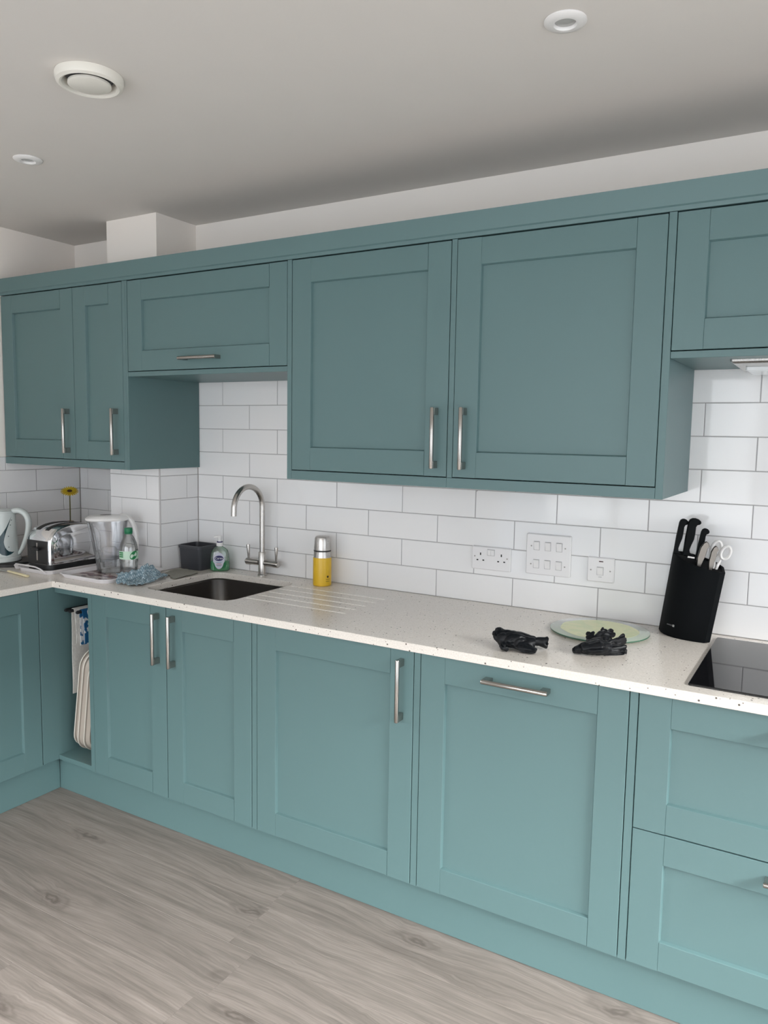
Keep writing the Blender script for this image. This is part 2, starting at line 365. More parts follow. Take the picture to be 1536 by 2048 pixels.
def tube(bm, pts, rad, seg=12, sx=1.0, sy=1.0, up=None, caps=True):
    pts = [Vector(p) for p in pts]; n = len(pts)
    rads = rad if isinstance(rad, (list, tuple)) else [rad] * n
    rings = []; prev = None
    for i, p in enumerate(pts):
        t = (pts[min(i + 1, n - 1)] - pts[max(i - 1, 0)]).normalized()
        if prev is None:
            u = Vector(up) if up else (Vector((0, 0, 1)) if abs(t.z) < 0.9 else Vector((1, 0, 0)))
        else: u = prev
        a = (u - t * u.dot(t)).normalized(); b = t.cross(a); prev = a
        rings.append([p + (a * math.cos(2 * math.pi * k / seg) * sx + b * math.sin(2 * math.pi * k / seg) * sy) * rads[i] for k in range(seg)])
    ring_loft(bm, rings, caps, caps); return bm
def rrect(cx, cy, w, d, r, z, n=5, rot=0.0, p=None):
    """rounded rectangle ring, counter-clockwise"""
    r = min(r, w / 2 - 1e-5, d / 2 - 1e-5); out = []
    for qx, qy, a0 in ((1, 1, 0), (-1, 1, 90), (-1, -1, 180), (1, -1, 270)):
        for k in range(n + 1):
            a = math.radians(a0 + 90 * k / n)
            x = qx * (w / 2 - r) + r * math.cos(a); y = qy * (d / 2 - r) + r * math.sin(a)
            out.append(Vector((cx + x * math.cos(rot) - y * math.sin(rot), cy + x * math.sin(rot) + y * math.cos(rot), z)))
    return out
def oval(cx, cy, w, d, z, rot=0.0, n=36, e=2.0):
    out = []
    for k in range(n):
        a = 2 * math.pi * k / n; c, s = math.cos(a), math.sin(a)
        x = w / 2 * math.copysign(abs(c) ** (2 / e), c); y = d / 2 * math.copysign(abs(s) ** (2 / e), s)
        out.append(Vector((cx + x * math.cos(rot) - y * math.sin(rot), cy + x * math.sin(rot) + y * math.cos(rot), z)))
    return out
def prism(bm, poly, axis, a, b):
    """extrude a 2D polygon along an axis: axis 'x' takes (y,z), 'y' takes (x,z), 'z' takes (x,y)"""
    def P(q, t):
        return Vector((t, q[0], q[1])) if axis == 'x' else Vector((q[0], t, q[1])) if axis == 'y' else Vector((q[0], q[1], t))
    ring_loft(bm, [[P(q, a) for q in poly], [P(q, b) for q in poly]]); return bm
def basis(o, x, y, z):
    m = Matrix.Identity(4)
    for i, v in enumerate((x, y, z)):
        for k in range(3): m[k][i] = v[k]
    for k in range(3): m[k][3] = o[k]
    return m
def text_bm(body, size, mt, extr=0.0002):
    cu = bpy.data.curves.new('lettering', 'FONT'); cu.body = body; cu.size = size; cu.extrude = extr
    cu.align_x = 'CENTER'; cu.align_y = 'CENTER'; cu.resolution_u = 3
    o = bpy.data.objects.new('lettering', cu); COL.objects.link(o)
    dg = bpy.context.evaluated_depsgraph_get(); dg.update()
    me = bpy.data.meshes.new_from_object(o.evaluated_get(dg))
    bm = bmesh.new(); bm.from_mesh(me); xform(bm, mt)
    bpy.data.objects.remove(o); bpy.data.curves.remove(cu); bpy.data.meshes.remove(me)
    return bm
def modified(bm, *mods, mats=()):
    """run modifiers on a bmesh and give back the result"""
    me = bpy.data.meshes.new('tmp'); bm.to_mesh(me); bm.free()
    for k in mats: me.materials.append(M[k])
    o = bpy.data.objects.new('tmp', me); COL.objects.link(o)
    for ty, kw in mods:
        md = o.modifiers.new('m', ty)
        for k, v in kw.items(): setattr(md, k, v)
    dg = bpy.context.evaluated_depsgraph_get(); dg.update()
    me2 = bpy.data.meshes.new_from_object(o.evaluated_get(dg))
    out = bmesh.new(); out.from_mesh(me2)
    bpy.data.objects.remove(o); bpy.data.meshes.remove(me); bpy.data.meshes.remove(me2)
    return out

# ================================================================== the room
RX, RY, H = 5.40, -4.60, 2.372      # room width, depth, height
WY = 0.004                          # plaster plane behind the tiles
def wall_with_hole(axis, plane0, plane1, a0, a1, h0, h1, hz0, hz1):
    bm = bmesh.new()
    def b(p, q, z0, z1):
        if q - p > 1e-4 and z1 - z0 > 1e-4:
            if axis == 'x': box(bm, plane0, plane1, p, q, z0, z1)
            else: box(bm, p, q, plane0, plane1, z0, z1)
    b(a0, h0, -0.02, H + 0.1); b(h1, a1, -0.02, H + 0.1); b(h0, h1, -0.02, hz0); b(h0, h1, hz1, H + 0.1)
    return bm
floor = struct(emit('floor', nbox(-0.15, RX + 0.15, RY - 0.15, 0.15, -0.06, -0.0085), 'grout'))
ceiling = struct(emit('ceiling', nbox(-0.15, RX + 0.15, RY - 0.15, 0.15, H, H + 0.1), 'ceil'))
wall_back = struct(emit('wall_back', nbox(-0.004, RX + 0.15, WY, 0.15, -0.02, H), 'paint'))
wall_left = struct(emit('wall_left', wall_with_hole('x', -0.15, -0.004, RY - 0.15, 0.15, -3.5, -1.7, 0.8, 2.1), 'paint'))
wall_right = struct(emit('wall_right', wall_with_hole('x', RX, RX + 0.15, RY - 0.15, WY, -3.6, -0.5, 0.02, 2.12), 'paint'))
wall_front = struct(emit('wall_front', wall_with_hole('y', RY - 0.15, RY, -0.004, RX, 0.3, 5.1, 0.02, 2.2), 'paint'))
def window(name, axis, plane, a0, a1, z0, z1, bars):
    bm = bmesh.new(); w = 0.06
    def b(p, q, r, s):
        if axis == 'x': box(bm, plane - 0.03, plane + 0.03, p, q, r, s, 0.004)
        else: box(bm, p, q, plane - 0.03, plane + 0.03, r, s, 0.004)
    e = 0.001
    b(a0 + e, a0 + w, z0 + e, z1 - e); b(a1 - w, a1 - e, z0 + e, z1 - e); b(a0 + w, a1 - w, z0 + e, z0 + w); b(a0 + w, a1 - w, z1 - w, z1 - e)
    n = bars + 1; step = (a1 - a0 - 2 * w) / n
    for k in range(1, n): b(a0 + w + k * step - 0.035, a0 + w + k * step + 0.035, z0 + w, z1 - w)
    fr = struct(emit(name, bm, 'white'))
    for k in range(n):
        p = a0 + w + k * step + (0.035 if k else 0); q = a0 + w + (k + 1) * step - (0.035 if k < n - 1 else 0)
        g = nbox(plane - 0.004, plane + 0.004, p, q, z0 + w, z1 - w) if axis == 'x' else nbox(p, q, plane - 0.004, plane + 0.004, z0 + w, z1 - w)
        emit('pane', g, 'pane', fr)
window('window_1', 'x', -0.06, -3.5, -1.7, 0.8, 2.1, 1)
window('window_2', 'x', RX + 0.06, -3.6, -0.5, 0.02, 2.12, 2)
window('window_3', 'y', RY - 0.06, 0.3, 5.1, 0.02, 2.2, 3)

# floor boards: laminate running along the units, each a part of the floor
PL, PW = 1.29, 0.19
plank_cache = {}
def plank(x0, x1, y0, y1):
    key = (round(x1 - x0, 3), round(y1 - y0, 3))
    if key not in plank_cache:
        w, d = key; bm = nbox(-w / 2, w / 2, -d / 2, d / 2, -0.008, 0.0, 0.0006)
        me = bpy.data.meshes.new('plank'); bm.to_mesh(me); bm.free(); me.materials.append(M['floor']); plank_cache[key] = me
    finish(bpy.data.objects.new('plank', plank_cache[key]), floor, Vector(((x0 + x1) / 2, (y0 + y1) / 2, 0)))
offs = [0.45, 1.826, 0.72, 1.934, 0.30, 1.15, 0.62, 1.02, 0.25, 0.85]
row = 0; yb = -0.577 + 3 * PW
while yb > RY:
    y1 = min(yb, 0.0); y0 = max(yb - PW, RY)
    if y1 > y0 + 0.01:
        k = row - 3
        ref = {0: 1.826, 1: 0.55, 2: 1.934}.get(k, offs[row % len(offs)] + 0.37 * (row % 3))
        x = ref % PL - PL
        while x < RX:
            a, b_ = max(x, 0.0), min(x + PL, RX)
            if b_ - a > 0.02: plank(a + 0.0002, b_ - 0.0002, y0 + 0.0002, y1 - 0.0002)
            x += PL
    yb -= PW; row += 1

# ------------------------------------------------------------------ tiles
TZ, TP, TH = 0.88, 0.302, 0.102      # worktop height, tile pitch along and up
tile_cache = {}
def tile(parent, wdt, hgt, mt):
    key = (round(wdt, 3), round(hgt, 3))
    if key not in tile_cache:
        w, h = key; g = 0.0014
        bm = nbox(-w / 2 + g, w / 2 - g, 0.0, 0.0022, -h / 2 + g, h / 2 - g)
        es = [e for e in bm.edges if all(v.co.y < 0.001 for v in e.verts)]
        bmesh.ops.bevel(bm, geom=es, offset=0.0009, segments=1, affect='EDGES')
        bmesh.ops.recalc_face_normals(bm, faces=bm.faces)
        me = bpy.data.meshes.new('tile'); bm.to_mesh(me); bm.free(); me.materials.append(M['tile']); tile_cache[key] = me
    o = bpy.data.objects.new('tile', tile_cache[key]); COL.objects.link(o)
    o.parent = parent
    j = Matrix.Rotation(random.gauss(0, 0.0028), 4, 'Z') @ Matrix.Rotation(random.gauss(0, 0.0028), 4, 'X')
    o.matrix_local = Matrix.Translation(-ORG[parent.name]) @ mt @ j
def tile_run(parent, u0, u1, joint_even, joint_odd, rows, place, top=None):
    """tiles between u0 and u1 in brick bond; place(u, z) gives the matrix of a tile centred there, facing out"""
    for r in range(rows):
        z0 = TZ + r * TH; z1 = min(z0 + TH, top) if top else z0 + TH
        if z1 - z0 < 0.012: continue
        ph = joint_even if r % 2 == 0 else joint_odd
        if ph is None: cuts = []
        else:
            k0 = math.floor((u0 - ph) / TP); cuts = [ph + TP * k for k in range(k0, k0 + 40) if u0 + 0.012 < ph + TP * k < u1 - 0.012]
        us = [u0] + cuts + [u1]
        for a, b_ in zip(us, us[1:]): tile(parent, b_ - a, z1 - z0, place((a + b_) / 2, (z0 + z1) / 2))
CX0, CX1, CY = 0.497, 0.806, -0.2275     # boxed pier in the corner
Rz = lambda d: Matrix.Rotation(math.radians(d), 4, 'Z')
# back wall
emit('grout_bed', nbox(CX1, 3.702, 0.0011, WY, TZ, TZ + 8 * TH), 'grout', wall_back)
tile_run(wall_back, CX1, 3.70, 1.105 % TP, (1.105 + TP / 2) % TP, 8, lambda u, z: Matrix.Translation((u, 0, z)))
emit('grout_bed', nbox(0.0, CX0, 0.0011, WY, TZ, 1.348), 'grout', wall_back)
tile_run(wall_back, 0.001, CX0, 0.2065, 0.057, 5, lambda u, z: Matrix.Translation((u, 0, z)), top=1.348)
# left wall (faces +x)
emit('grout_bed', nbox(-0.004, -0.0011, -1.31, 0.0, TZ, 1.350), 'grout', wall_left)
tile_run(wall_left, -1.31, -0.001, -0.096, -0.244, 5, lambda u, z: Matrix.Translation((0, u, z)) @ Rz(90), top=1.350)
# boxed pier
pier = struct(emit('wall_pier', nbox(CX0 + 0.004, CX1 - 0.004, CY + 0.004, WY, 0.0, H), 'paint'))
emit('grout_bed', nbox(CX0 + 0.0011, CX1 - 0.0011, CY + 0.0011, 0.0, TZ, 1.348), 'grout', pier)
tile_run(pier, CX0, CX1 - 0.004, 0.5685, 0.7249, 5, lambda u, z: Matrix.Translation((u, CY, z)), top=1.348)
tile_run(pier, CY + 0.004, -0.001, None, -0.0685, 5, lambda u, z: Matrix.Translation((CX1, u, z)) @ Rz(90), top=1.348)
emit('corner_trim', nbox(CX1 - 0.005, CX1 + 0.0008, CY - 0.0008, CY + 0.005, TZ, 1.348, 0.001), 'trim', pier)

# ================================================================== fitted kitchen
RAIL = 0.078
DT = 0.020
def handle_bm(cx, cz, horiz, yf, ln=0.188):
    bm = bmesh.new(); h = ln / 2; yb = yf - 0.030
    if horiz:
        tube(bm, [(cx - h, yb, cz), (cx - h + 0.002, yb, cz), (cx + h - 0.002, yb, cz), (cx + h, yb, cz)], [0.0058, 0.0068, 0.0068, 0.0058], 16)
        for s in (-1, 1): box(bm, cx + s * (h - 0.012) - 0.011, cx + s * (h - 0.012) + 0.011, yb + 0.0005, yf - 0.0002, cz - 0.0068, cz + 0.0068, 0.001)
    else:
        tube(bm, [(cx, yb, cz - h), (cx, yb, cz - h + 0.002), (cx, yb, cz + h - 0.002), (cx, yb, cz + h)], [0.0058, 0.0068, 0.0068, 0.0058], 16)
        for s in (-1, 1): box(bm, cx - 0.0068, cx + 0.0068, yb + 0.0005, yf - 0.0002, cz + s * (h - 0.012) - 0.011, cz + s * (h - 0.012) + 0.011, 0.001)
    return bm
def shaker(parent, part, x0, x1, z0, z1, yf, handle=None, mt=None):
    """a shaker front: recessed panel as the part itself; stiles, rails and handle are its sub-parts"""
    def T(bm):
        if mt is not None: xform(bm, mt)
        return bm
    r = RAIL; rc, sl = 0.010, 0.0035     # recess depth and slope of the inner edges
    d = emit(part, T(nbox(x0 + r - 0.006, x1 - r + 0.006, yf + rc, yf + DT - 0.001, z0 + r - 0.006, z1 - r + 0.006)), 'teal', parent)
    c = 0.0011; yb = yf + DT; yr = yf + rc + 0.002
    def stile_poly(o, q):    # o outer edge, q inner edge
        k = 1 if q > o else -1
        return [(o, yb), (o, yf + c), (o + k * c, yf), (q - k * c, yf), (q, yf + c), (q + k * sl, yr), (q + k * sl, yb)]
    for o, q in ((x0, x0 + r), (x1, x1 - r)): emit('stile', T(prism(bmesh.new(), stile_poly(o, q), 'z', z0, z1)), 'teal', d)
    for o, q in ((z0, z0 + r), (z1, z1 - r)): emit('rail', T(prism(bmesh.new(), [(y_, z_) for z_, y_ in stile_poly(o, q)], 'x', x0 + r + 0.0004, x1 - r - 0.0004)), 'teal', d)
    if handle:
        lab(emit('handle', T(handle_bm(handle[0], handle[1], handle[2], yf)), 'nickel', d, sm=True), 'brushed nickel bar handle')
    return d
def carcass(bm, x0, x1, y0, y1, z0, z1, top=True):
    t = 0.016
    box(bm, x0, x0 + t, y0, y1, z0, z1); box(bm, x1 - t, x1, y0, y1, z0, z1)
    box(bm, x0 + t, x1 - t, y0, y1, z0, z0 + t); box(bm, x0 + t, x1 - t, y1 - 0.008, y1, z0 + t, z1)
    if top: box(bm, x0 + t, x1 - t, y0, y1 - 0.008, z1 - t, z1)
    return bm
BF = -0.614                     # base door faces
B0, B1 = 0.138, 0.852           # base door bottom and top
CB, CT = 0.1385, 0.8535         # carcass bottom, top
def panel(parent, name, *a, mat='teal', bev=0.0008, mt=None):
    bm = nbox(*a, bev=bev)
    if mt is not None: xform(bm, mt)
    return emit(name, bm, mat, parent)

# --- base units along the back wall
HZ = (0.8295 + 0.640) / 2
u = thing('sink_base_cabinet', 'teal two-door base cabinet under the sink, vertical handles side by side', 'cabinet', (1.24, -0.59, CB))
emit('body', carcass(bmesh.new(), 0.842, 1.637, BF + 0.036, -0.03, CB, CT, top=False), 'tealcarcass', u)
shaker(u, 'door', 0.8415, 1.2385, B0, B1, BF, (1.2385 - 0.0375, HZ, False))
shaker(u, 'door', 1.2415, 1.6365, B0, B1, BF, (1.2415 + 0.0385, HZ, False))
panel(u, 'filler_strip', 1.6388, 1.6592, BF + 0.001, BF + 0.016, B0 - 0.002, CT)
u = thing('base_cabinet', 'wide teal base cabinet with one door and a vertical handle, beneath the drainer grooves', 'cabinet', (1.955, -0.59, CB))
emit('body', carcass(bmesh.new(), 1.661, 2.250, BF + 0.036, -0.03, CB, CT), 'tealcarcass', u)
shaker(u, 'door', 1.6612, 2.2502, B0, B1, BF, (2.2502 - 0.0375, HZ, False))
panel(u, 'filler_strip', 2.2524, 2.2728, BF + 0.001, BF + 0.016, B0 - 0.002, CT)
u = thing('appliance_cabinet', 'teal integrated appliance front with a horizontal bar handle along its top rail', 'cabinet', (2.57, -0.59, CB))
emit('body', carcass(bmesh.new(), 2.275, 2.866, BF + 0.036, -0.03, CB, CT), 'tealcarcass', u)
shaker(u, 'door', 2.2748, 2.8662, B0, B1, BF, (2.5705, 0.8130, True))
panel(u, 'filler_strip', 2.8684, 2.8886, BF + 0.001, BF + 0.016, B0 - 0.002, CT)
u = thing('drawer_cabinet', 'teal base unit with two deep drawers under the hob', 'cabinet', (3.29, -0.59, CB))
emit('body', carcass(bmesh.new(), 2.891, 3.686, BF + 0.036, -0.03, CB, CT), 'tealcarcass', u)
shaker(u, 'drawer', 2.8908, 3.6862, 0.5015, B1, BF, (3.2885, 0.8130, True))
shaker(u, 'drawer', 2.8908, 3.6862, B0, 0.4985, BF, (3.2885, 0.4610, True))
panel(u, 'end_panel', 3.6885, 3.7065, BF + 0.001, -0.001, CB, CT)

# --- open towel-rail niche between the left run and the sink cabinet
LX = 0.6145                     # face of the left run
u = thing('open_niche_unit', 'narrow open teal niche beside the sink cabinet, holding towels and trays', 'cabinet', (0.715, -0.5, CB))
panel(u, 'side_panel', 0.8172, 0.8392, BF + 0.001, -0.24, B0 - 0.002, CT)
panel(u, 'side_panel', LX - 0.020, LX, -0.6812, -0.03, B0, CT)
panel(u, 'base_shelf', LX + 0.001, 0.8165, BF + 0.004, -0.06, B0 - 0.001, B0 + 0.018)
panel(u, 'top_rail', LX + 0.001, 0.8165, BF + 0.004, -0.06, CT - 0.022, CT)
panel(u, 'back_panel', LX + 0.001, 0.8165, -0.058, -0.04, B0, CT)
# --- left run
LM = Rz(90)
u = thing('corner_base_cabinet', 'teal base cabinet along the left wall with one tall shaker door', 'cabinet', (0.3, -0.98, CB))
bm = bmesh.new(); carcass(bm, -1.279, -0.685, -LX + 0.036, -0.03, CB, CT); xform(bm, LM)
emit('body', bm, 'tealcarcass', u)
shaker(u, 'door', -1.280, -0.684, B0, B1, -LX, (-1.280 + 0.0375, HZ, False), LM)
panel(u, 'end_panel', 0.005, LX - 0.001, -1.3005, -1.2825, CB, CT)
# --- plinths
tag(emit('plinth', nbox(0.5870, 3.7065, -0.5870, -0.570, 0.0005, 0.1350, 0.0008), 'teal'), 'long teal plinth board beneath the back wall base units', 'plinth')
tag(emit('plinth', nbox(0.5685, 0.5865, -1.3005, -0.5872, 0.0005, 0.1350, 0.0008), 'teal'), 'short teal plinth board beneath the left wall base cabinet', 'plinth')

# --- worktop: one L-shaped slab with the sink cut-out and five draining grooves
WF, WL, WT, WTH = -0.6249, 0.6244, 0.880, 0.0255
SX0, SX1, SY0, SY1 = 1.005, 1.437, -0.513, -0.095
bm = bmesh.new()
outer = [(0.001, -0.0015), (0.001, -1.302), (WL, -1.302), (WL, WF), (3.708, WF), (3.708, -0.0015), (CX1 + 0.001, -0.0015), (CX1 + 0.001, CY - 0.001), (CX0 - 0.001, CY - 0.001), (CX0 - 0.001, -0.0015)]
hole = [(p.x, p.y) for p in rrect((SX0 + SX1) / 2, (SY0 + SY1) / 2, SX1 - SX0, SY1 - SY0, 0.055, 0, n=7)]
es = []
for loop in (outer, hole):
    vs = [bm.verts.new((x, y, WT)) for x, y in loop]
    es += [bm.edges.new((vs[i], vs[(i + 1) % len(vs)])) for i in range(len(vs))]
fill = bmesh.ops.triangle_fill(bm, use_beauty=True, use_dissolve=False, edges=es)
ext = bmesh.ops.extrude_face_region(bm, geom=list(bm.faces))
bmesh.ops.translate(bm, verts=[g for g in ext['geom'] if isinstance(g, bmesh.types.BMVert)], vec=(0, 0, -WTH))
bmesh.ops.recalc_face_normals(bm, faces=bm.faces)
gb = bmesh.new()
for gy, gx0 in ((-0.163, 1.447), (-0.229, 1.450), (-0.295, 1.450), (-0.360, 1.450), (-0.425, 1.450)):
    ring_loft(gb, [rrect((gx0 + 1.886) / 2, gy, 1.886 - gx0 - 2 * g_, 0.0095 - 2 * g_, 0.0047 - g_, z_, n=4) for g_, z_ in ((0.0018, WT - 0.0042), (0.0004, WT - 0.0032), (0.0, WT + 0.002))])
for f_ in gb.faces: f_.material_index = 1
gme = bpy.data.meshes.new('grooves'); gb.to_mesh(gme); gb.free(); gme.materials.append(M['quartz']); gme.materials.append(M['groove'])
gob = bpy.data.objects.new('grooves', gme); COL.objects.link(gob)
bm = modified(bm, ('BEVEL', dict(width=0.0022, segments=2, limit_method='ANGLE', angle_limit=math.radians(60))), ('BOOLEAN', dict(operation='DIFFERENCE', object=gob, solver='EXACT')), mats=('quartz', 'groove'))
bpy.data.objects.remove(gob); bpy.data.meshes.remove(gme)
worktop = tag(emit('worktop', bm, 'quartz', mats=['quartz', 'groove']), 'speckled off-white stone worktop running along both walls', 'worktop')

# --- undermount sink
cx, cy = (SX0 + SX1) / 2, (SY0 + SY1) / 2; sw, sd = SX1 - SX0, SY1 - SY0
u = thing('sink', 'brushed steel undermount sink bowl set below the worktop', 'sink', (cx, cy, 0.66))
bm = bmesh.new(); z1 = WT - WTH - 0.0005
prof = [(0.030, z1 - 0.001, 0.07), (0.030, z1, 0.07), (0.004, z1, 0.057), (-0.001, z1 - 0.004, 0.055), (-0.004, z1 - 0.150, 0.060), (-0.012, z1 - 0.168, 0.060), (-0.030, z1 - 0.176, 0.05), (-0.17, z1 - 0.180, 0.012)]
rings = [rrect(cx, cy, sw + 2 * g, sd + 2 * g, max(r, 0.005), z, n=7) for g, z, r in prof]
ring_loft(bm, rings, cap0=False, cap1=True)
bmesh.ops.solidify(bm, geom=list(bm.faces), thickness=-0.001)
emit('bowl', bm, 'sink', u, sm=40)
bm = bmesh.new(); lathe(bm, [(0.040, 0.0), (0.040, 0.003), (0.028, 0.004), (0.026, 0.001)], (cx, cy, z1 - 0.179), 28); emit('strainer', bm, 'chrome', u, sm=True)
bm = bmesh.new(); lathe(bm, [(0.019, 0), (0.019, 0.004), (0.013, 0.005), (0.011, 0.002)], (0, 0, 0), 24)
xform(bm, Matrix.Translation((SX1 - 0.0045, -0.30, z1 - 0.045)) @ Matrix.Rotation(-R90, 4, 'Y')); ov = emit('overflow', bm, 'chrome', u, sm=True)
bm = bmesh.new(); lathe(bm, [(0.010, 0), (0.010, 0.0045)], (0, 0, 0), 20)
xform(bm, Matrix.Translation((SX1 - 0.0048, -0.30, z1 - 0.045)) @ Matrix.Rotation(-R90, 4, 'Y')); emit('overflow_hole', bm, 'dark', ov)

# --- wall units
UF, UD = -0.3975, DT
U0, U1, P0 = 1.3545, 2.0650, 1.3207
ZB0 = 1.6935                    # underside of the short units
u = thing('corner_wall_cabinet', 'teal two-door wall cabinet in the corner above toaster and water jug', 'cabinet', (0.4, -0.3, P0))
emit('body', carcass(bmesh.new(), 0.004, 0.789, UF + 0.036, -0.235, U0, U1), 'tealcarcass', u)
shaker(u, 'door', 0.002, 0.4875, U0, U1, UF, (0.4875 - 0.0375, 1.4735, False))
shaker(u, 'door', 0.4905, 0.7875, U0, U1, UF, (0.7875 - 0.0375, 1.4735, False))
panel(u, 'end_panel', 0.8080, 0.8180, UF, -0.0015, P0, 2.0685)
panel(u, 'filler_strip', 0.7895, 0.8077, UF, UF + 0.03, P0, 2.0685)
panel(u, 'pelmet', 0.001, 0.7892, UF, UF + 0.06, P0, U0 - 0.003)
u = thing('bridging_wall_cabinet', 'short teal wall cabinet with a horizontal handle, above the sink', 'cabinet', (1.217, -0.2, ZB0))
emit('body', carcass(bmesh.new(), 0.8195, 1.6150, UF + 0.036, -0.002, ZB0 + 0.0125, U1), 'tealcarcass', u)
shaker(u, 'door', 0.8205, 1.6135, 1.7145, U1, UF, (1.2170, 1.7535, True))
panel(u, 'bottom_rail', 0.8190, 1.6150, UF, UF + 0.021, ZB0, 1.7115)
panel(u, 'base_board', 0.8190, 1.6150, UF + 0.0215, -0.0015, ZB0 + 0.0004, ZB0 + 0.012)
u = thing('wall_cabinet', 'tall teal wall cabinet above the yellow flask, handle on its right edge', 'cabinet', (1.93, -0.2, P0))
panel(u, 'side_panel', 1.6155, 1.6345, UF, -0.0015, P0, 2.0685)
emit('body', carcass(bmesh.new(), 1.6350, 2.2355, UF + 0.036, -0.002, U0, U1), 'tealcarcass', u)
shaker(u, 'door', 1.6365, 2.2345, U0, U1, UF, (2.2345 - 0.0375, 1.4730, False))
panel(u, 'pelmet', 1.6350, 2.2360, UF, UF + 0.06, P0, U0 - 0.003)
u = thing('wall_cabinet', 'tall teal wall cabinet above the sockets and switches, handle on its left edge', 'cabinet', (2.55, -0.2, P0))
panel(u, 'filler_strip', 2.2370, 2.2545, UF, UF + 0.03, U0 - 0.0025, 2.0685)
emit('body', carcass(bmesh.new(), 2.2550, 2.8585, UF + 0.036, -0.002, U0, U1), 'tealcarcass', u)
shaker(u, 'door', 2.2560, 2.8580, U0, U1, UF, (2.2560 + 0.0375, 1.4730, False))
panel(u, 'end_panel', 2.8600, 2.8800, UF, -0.0015, P0, 2.0685)
panel(u, 'pelmet', 2.2365, 2.8595, UF, UF + 0.06, P0, U0 - 0.003)
u = thing('hood_cabinet', 'short teal wall cabinet housing the extractor above the hob', 'cabinet', (3.28, -0.2, ZB0))
emit('body', carcass(bmesh.new(), 2.8815, 3.6845, UF + 0.036, -0.002, ZB0 + 0.0125, U1), 'tealcarcass', u)
shaker(u, 'door', 2.8820, 3.6830, 1.7145, U1, UF, (3.2825, 1.7535, True))
panel(u, 'bottom_rail', 2.8810, 3.6845, UF, UF + 0.021, ZB0, 1.7115)
panel(u, 'base_board', 2.8810, 3.6845, UF + 0.0215, -0.0015, ZB0 + 0.0004, ZB0 + 0.012)
panel(u, 'end_panel', 3.6855, 3.7035, UF, -0.0015, ZB0, 2.0685)
bm = prism(bmesh.new(), [(UF + 0.07, 2.0695), (UF - 0.001, 2.0695), (UF - 0.0025, 2.0800), (UF - 0.007, 2.0835), (UF - 0.0145, 2.1390), (UF + 0.07, 2.1390)], 'x', 0.001, 3.712)
tag(emit('cornice', bm, 'teal'), 'long teal cornice board along the top of all wall cabinets', 'cornice')
# --- extractor
u = thing('extractor_hood', 'silver built-in extractor panel under the cabinet above the hob', 'extractor', (3.283, -0.17, 1.683))
bm = bmesh.new(); ring_loft(bm, [rrect(3.283, -0.176, 0.530, 0.300, 0.006, ZB0 - 0.0003), rrect(3.283, -0.176, 0.530, 0.300, 0.006, ZB0 - 0.006), rrect(3.283, -0.176, 0.516, 0.286, 0.006, ZB0 - 0.011)]); emit('frame', bm, 'steel', u)
bm = bmesh.new(); ring_loft(bm, [rrect(3.283, -0.130, 0.478, 0.160, 0.006, ZB0 - 0.0113), rrect(3.283, -0.130, 0.478, 0.160, 0.006, ZB0 - 0.020), rrect(3.283, -0.130, 0.462, 0.146, 0.006, ZB0 - 0.024)]); emit('filter_panel', bm, 'hoodlamp', u)
emit('switch', nbox(3.118, 3.124, -0.300, -0.292, ZB0 - 0.0135, ZB0 - 0.0113), 'black', u)

# --- hob
u = thing('hob', 'black glass induction hob set on the worktop near the knife block', 'hob', (3.292, -0.317, WT))
bm = bmesh.new(); ring_loft(bm, [rrect(3.292, -0.317, 0.592, 0.520, 0.008, WT + 0.0003), rrect(3.292, -0.317, 0.592, 0.520, 0.008, WT + 0.0035), rrect(3.292, -0.317, 0.588, 0.516, 0.007, WT + 0.0055)]); emit('glass_top', bm, 'ceramic', u, sm=20)
for i in range(4):
    emit('touch_mark', nbox(3.24 + i * 0.03, 3.25 + i * 0.03, -0.548, -0.5465, WT + 0.0056, WT + 0.0058), 'silver', u)

# ================================================================== ceiling fittings
u = thing('ceiling_vent', 'round cream extract vent with a central disc on the ceiling', 'vent', (1.585, -1.17, H - 0.03))
vc = (1.585, -1.172, H)
bm = bmesh.new(); lathe(bm, [(0.040, -0.0005), (0.083, -0.0005), (0.083, -0.012), (0.080, -0.020), (0.072, -0.024), (0.067, -0.022), (0.062, -0.012), (0.060, -0.003)], vc, 48, cap0=False, cap1=False); emit('outer_ring', bm, 'vent', u, sm=40)
bm = bmesh.new(); lathe(bm, [(0.0598, -0.0008), (0.0598, -0.0030)], vc, 40); emit('throat', bm, 'greyslot', u)
bm = bmesh.new(); lathe(bm, [(0.020, -0.0032), (0.040, -0.012), (0.0525, -0.018), (0.0525, -0.023), (0.046, -0.026), (0.0, -0.0265)], vc, 48, cap0=True, cap1=False); emit('centre_disc', bm, 'vent', u, sm=40)
def downlight(c, label):
    u = thing('recessed_downlight', label, 'downlight', (c[0], c[1], H - 0.01), 'ceiling downlights')
    cc = (c[0], c[1], H)
    bm = bmesh.new(); lathe(bm, [(0.0455, -0.0005), (0.0455, -0.003), (0.043, -0.0055), (0.030, -0.0085), (0.025, -0.0085), (0.023, -0.006), (0.0225, -0.0015)], cc, 40, cap0=True, cap1=False); emit('trim_ring', bm, 'white', u, sm=40)
    bm = bmesh.new(); lathe(bm, [(0.0224, -0.0020), (0.015, -0.0030), (0.0, -0.0035)], cc, 28, cap0=True, cap1=False); emit('lens', bm, 'lens', u, sm=True)
downlight((0.897, -0.869), 'white ceiling downlight nearest the corner pier')
downlight((2.714, -0.852), 'white ceiling downlight farthest from the corner pier')

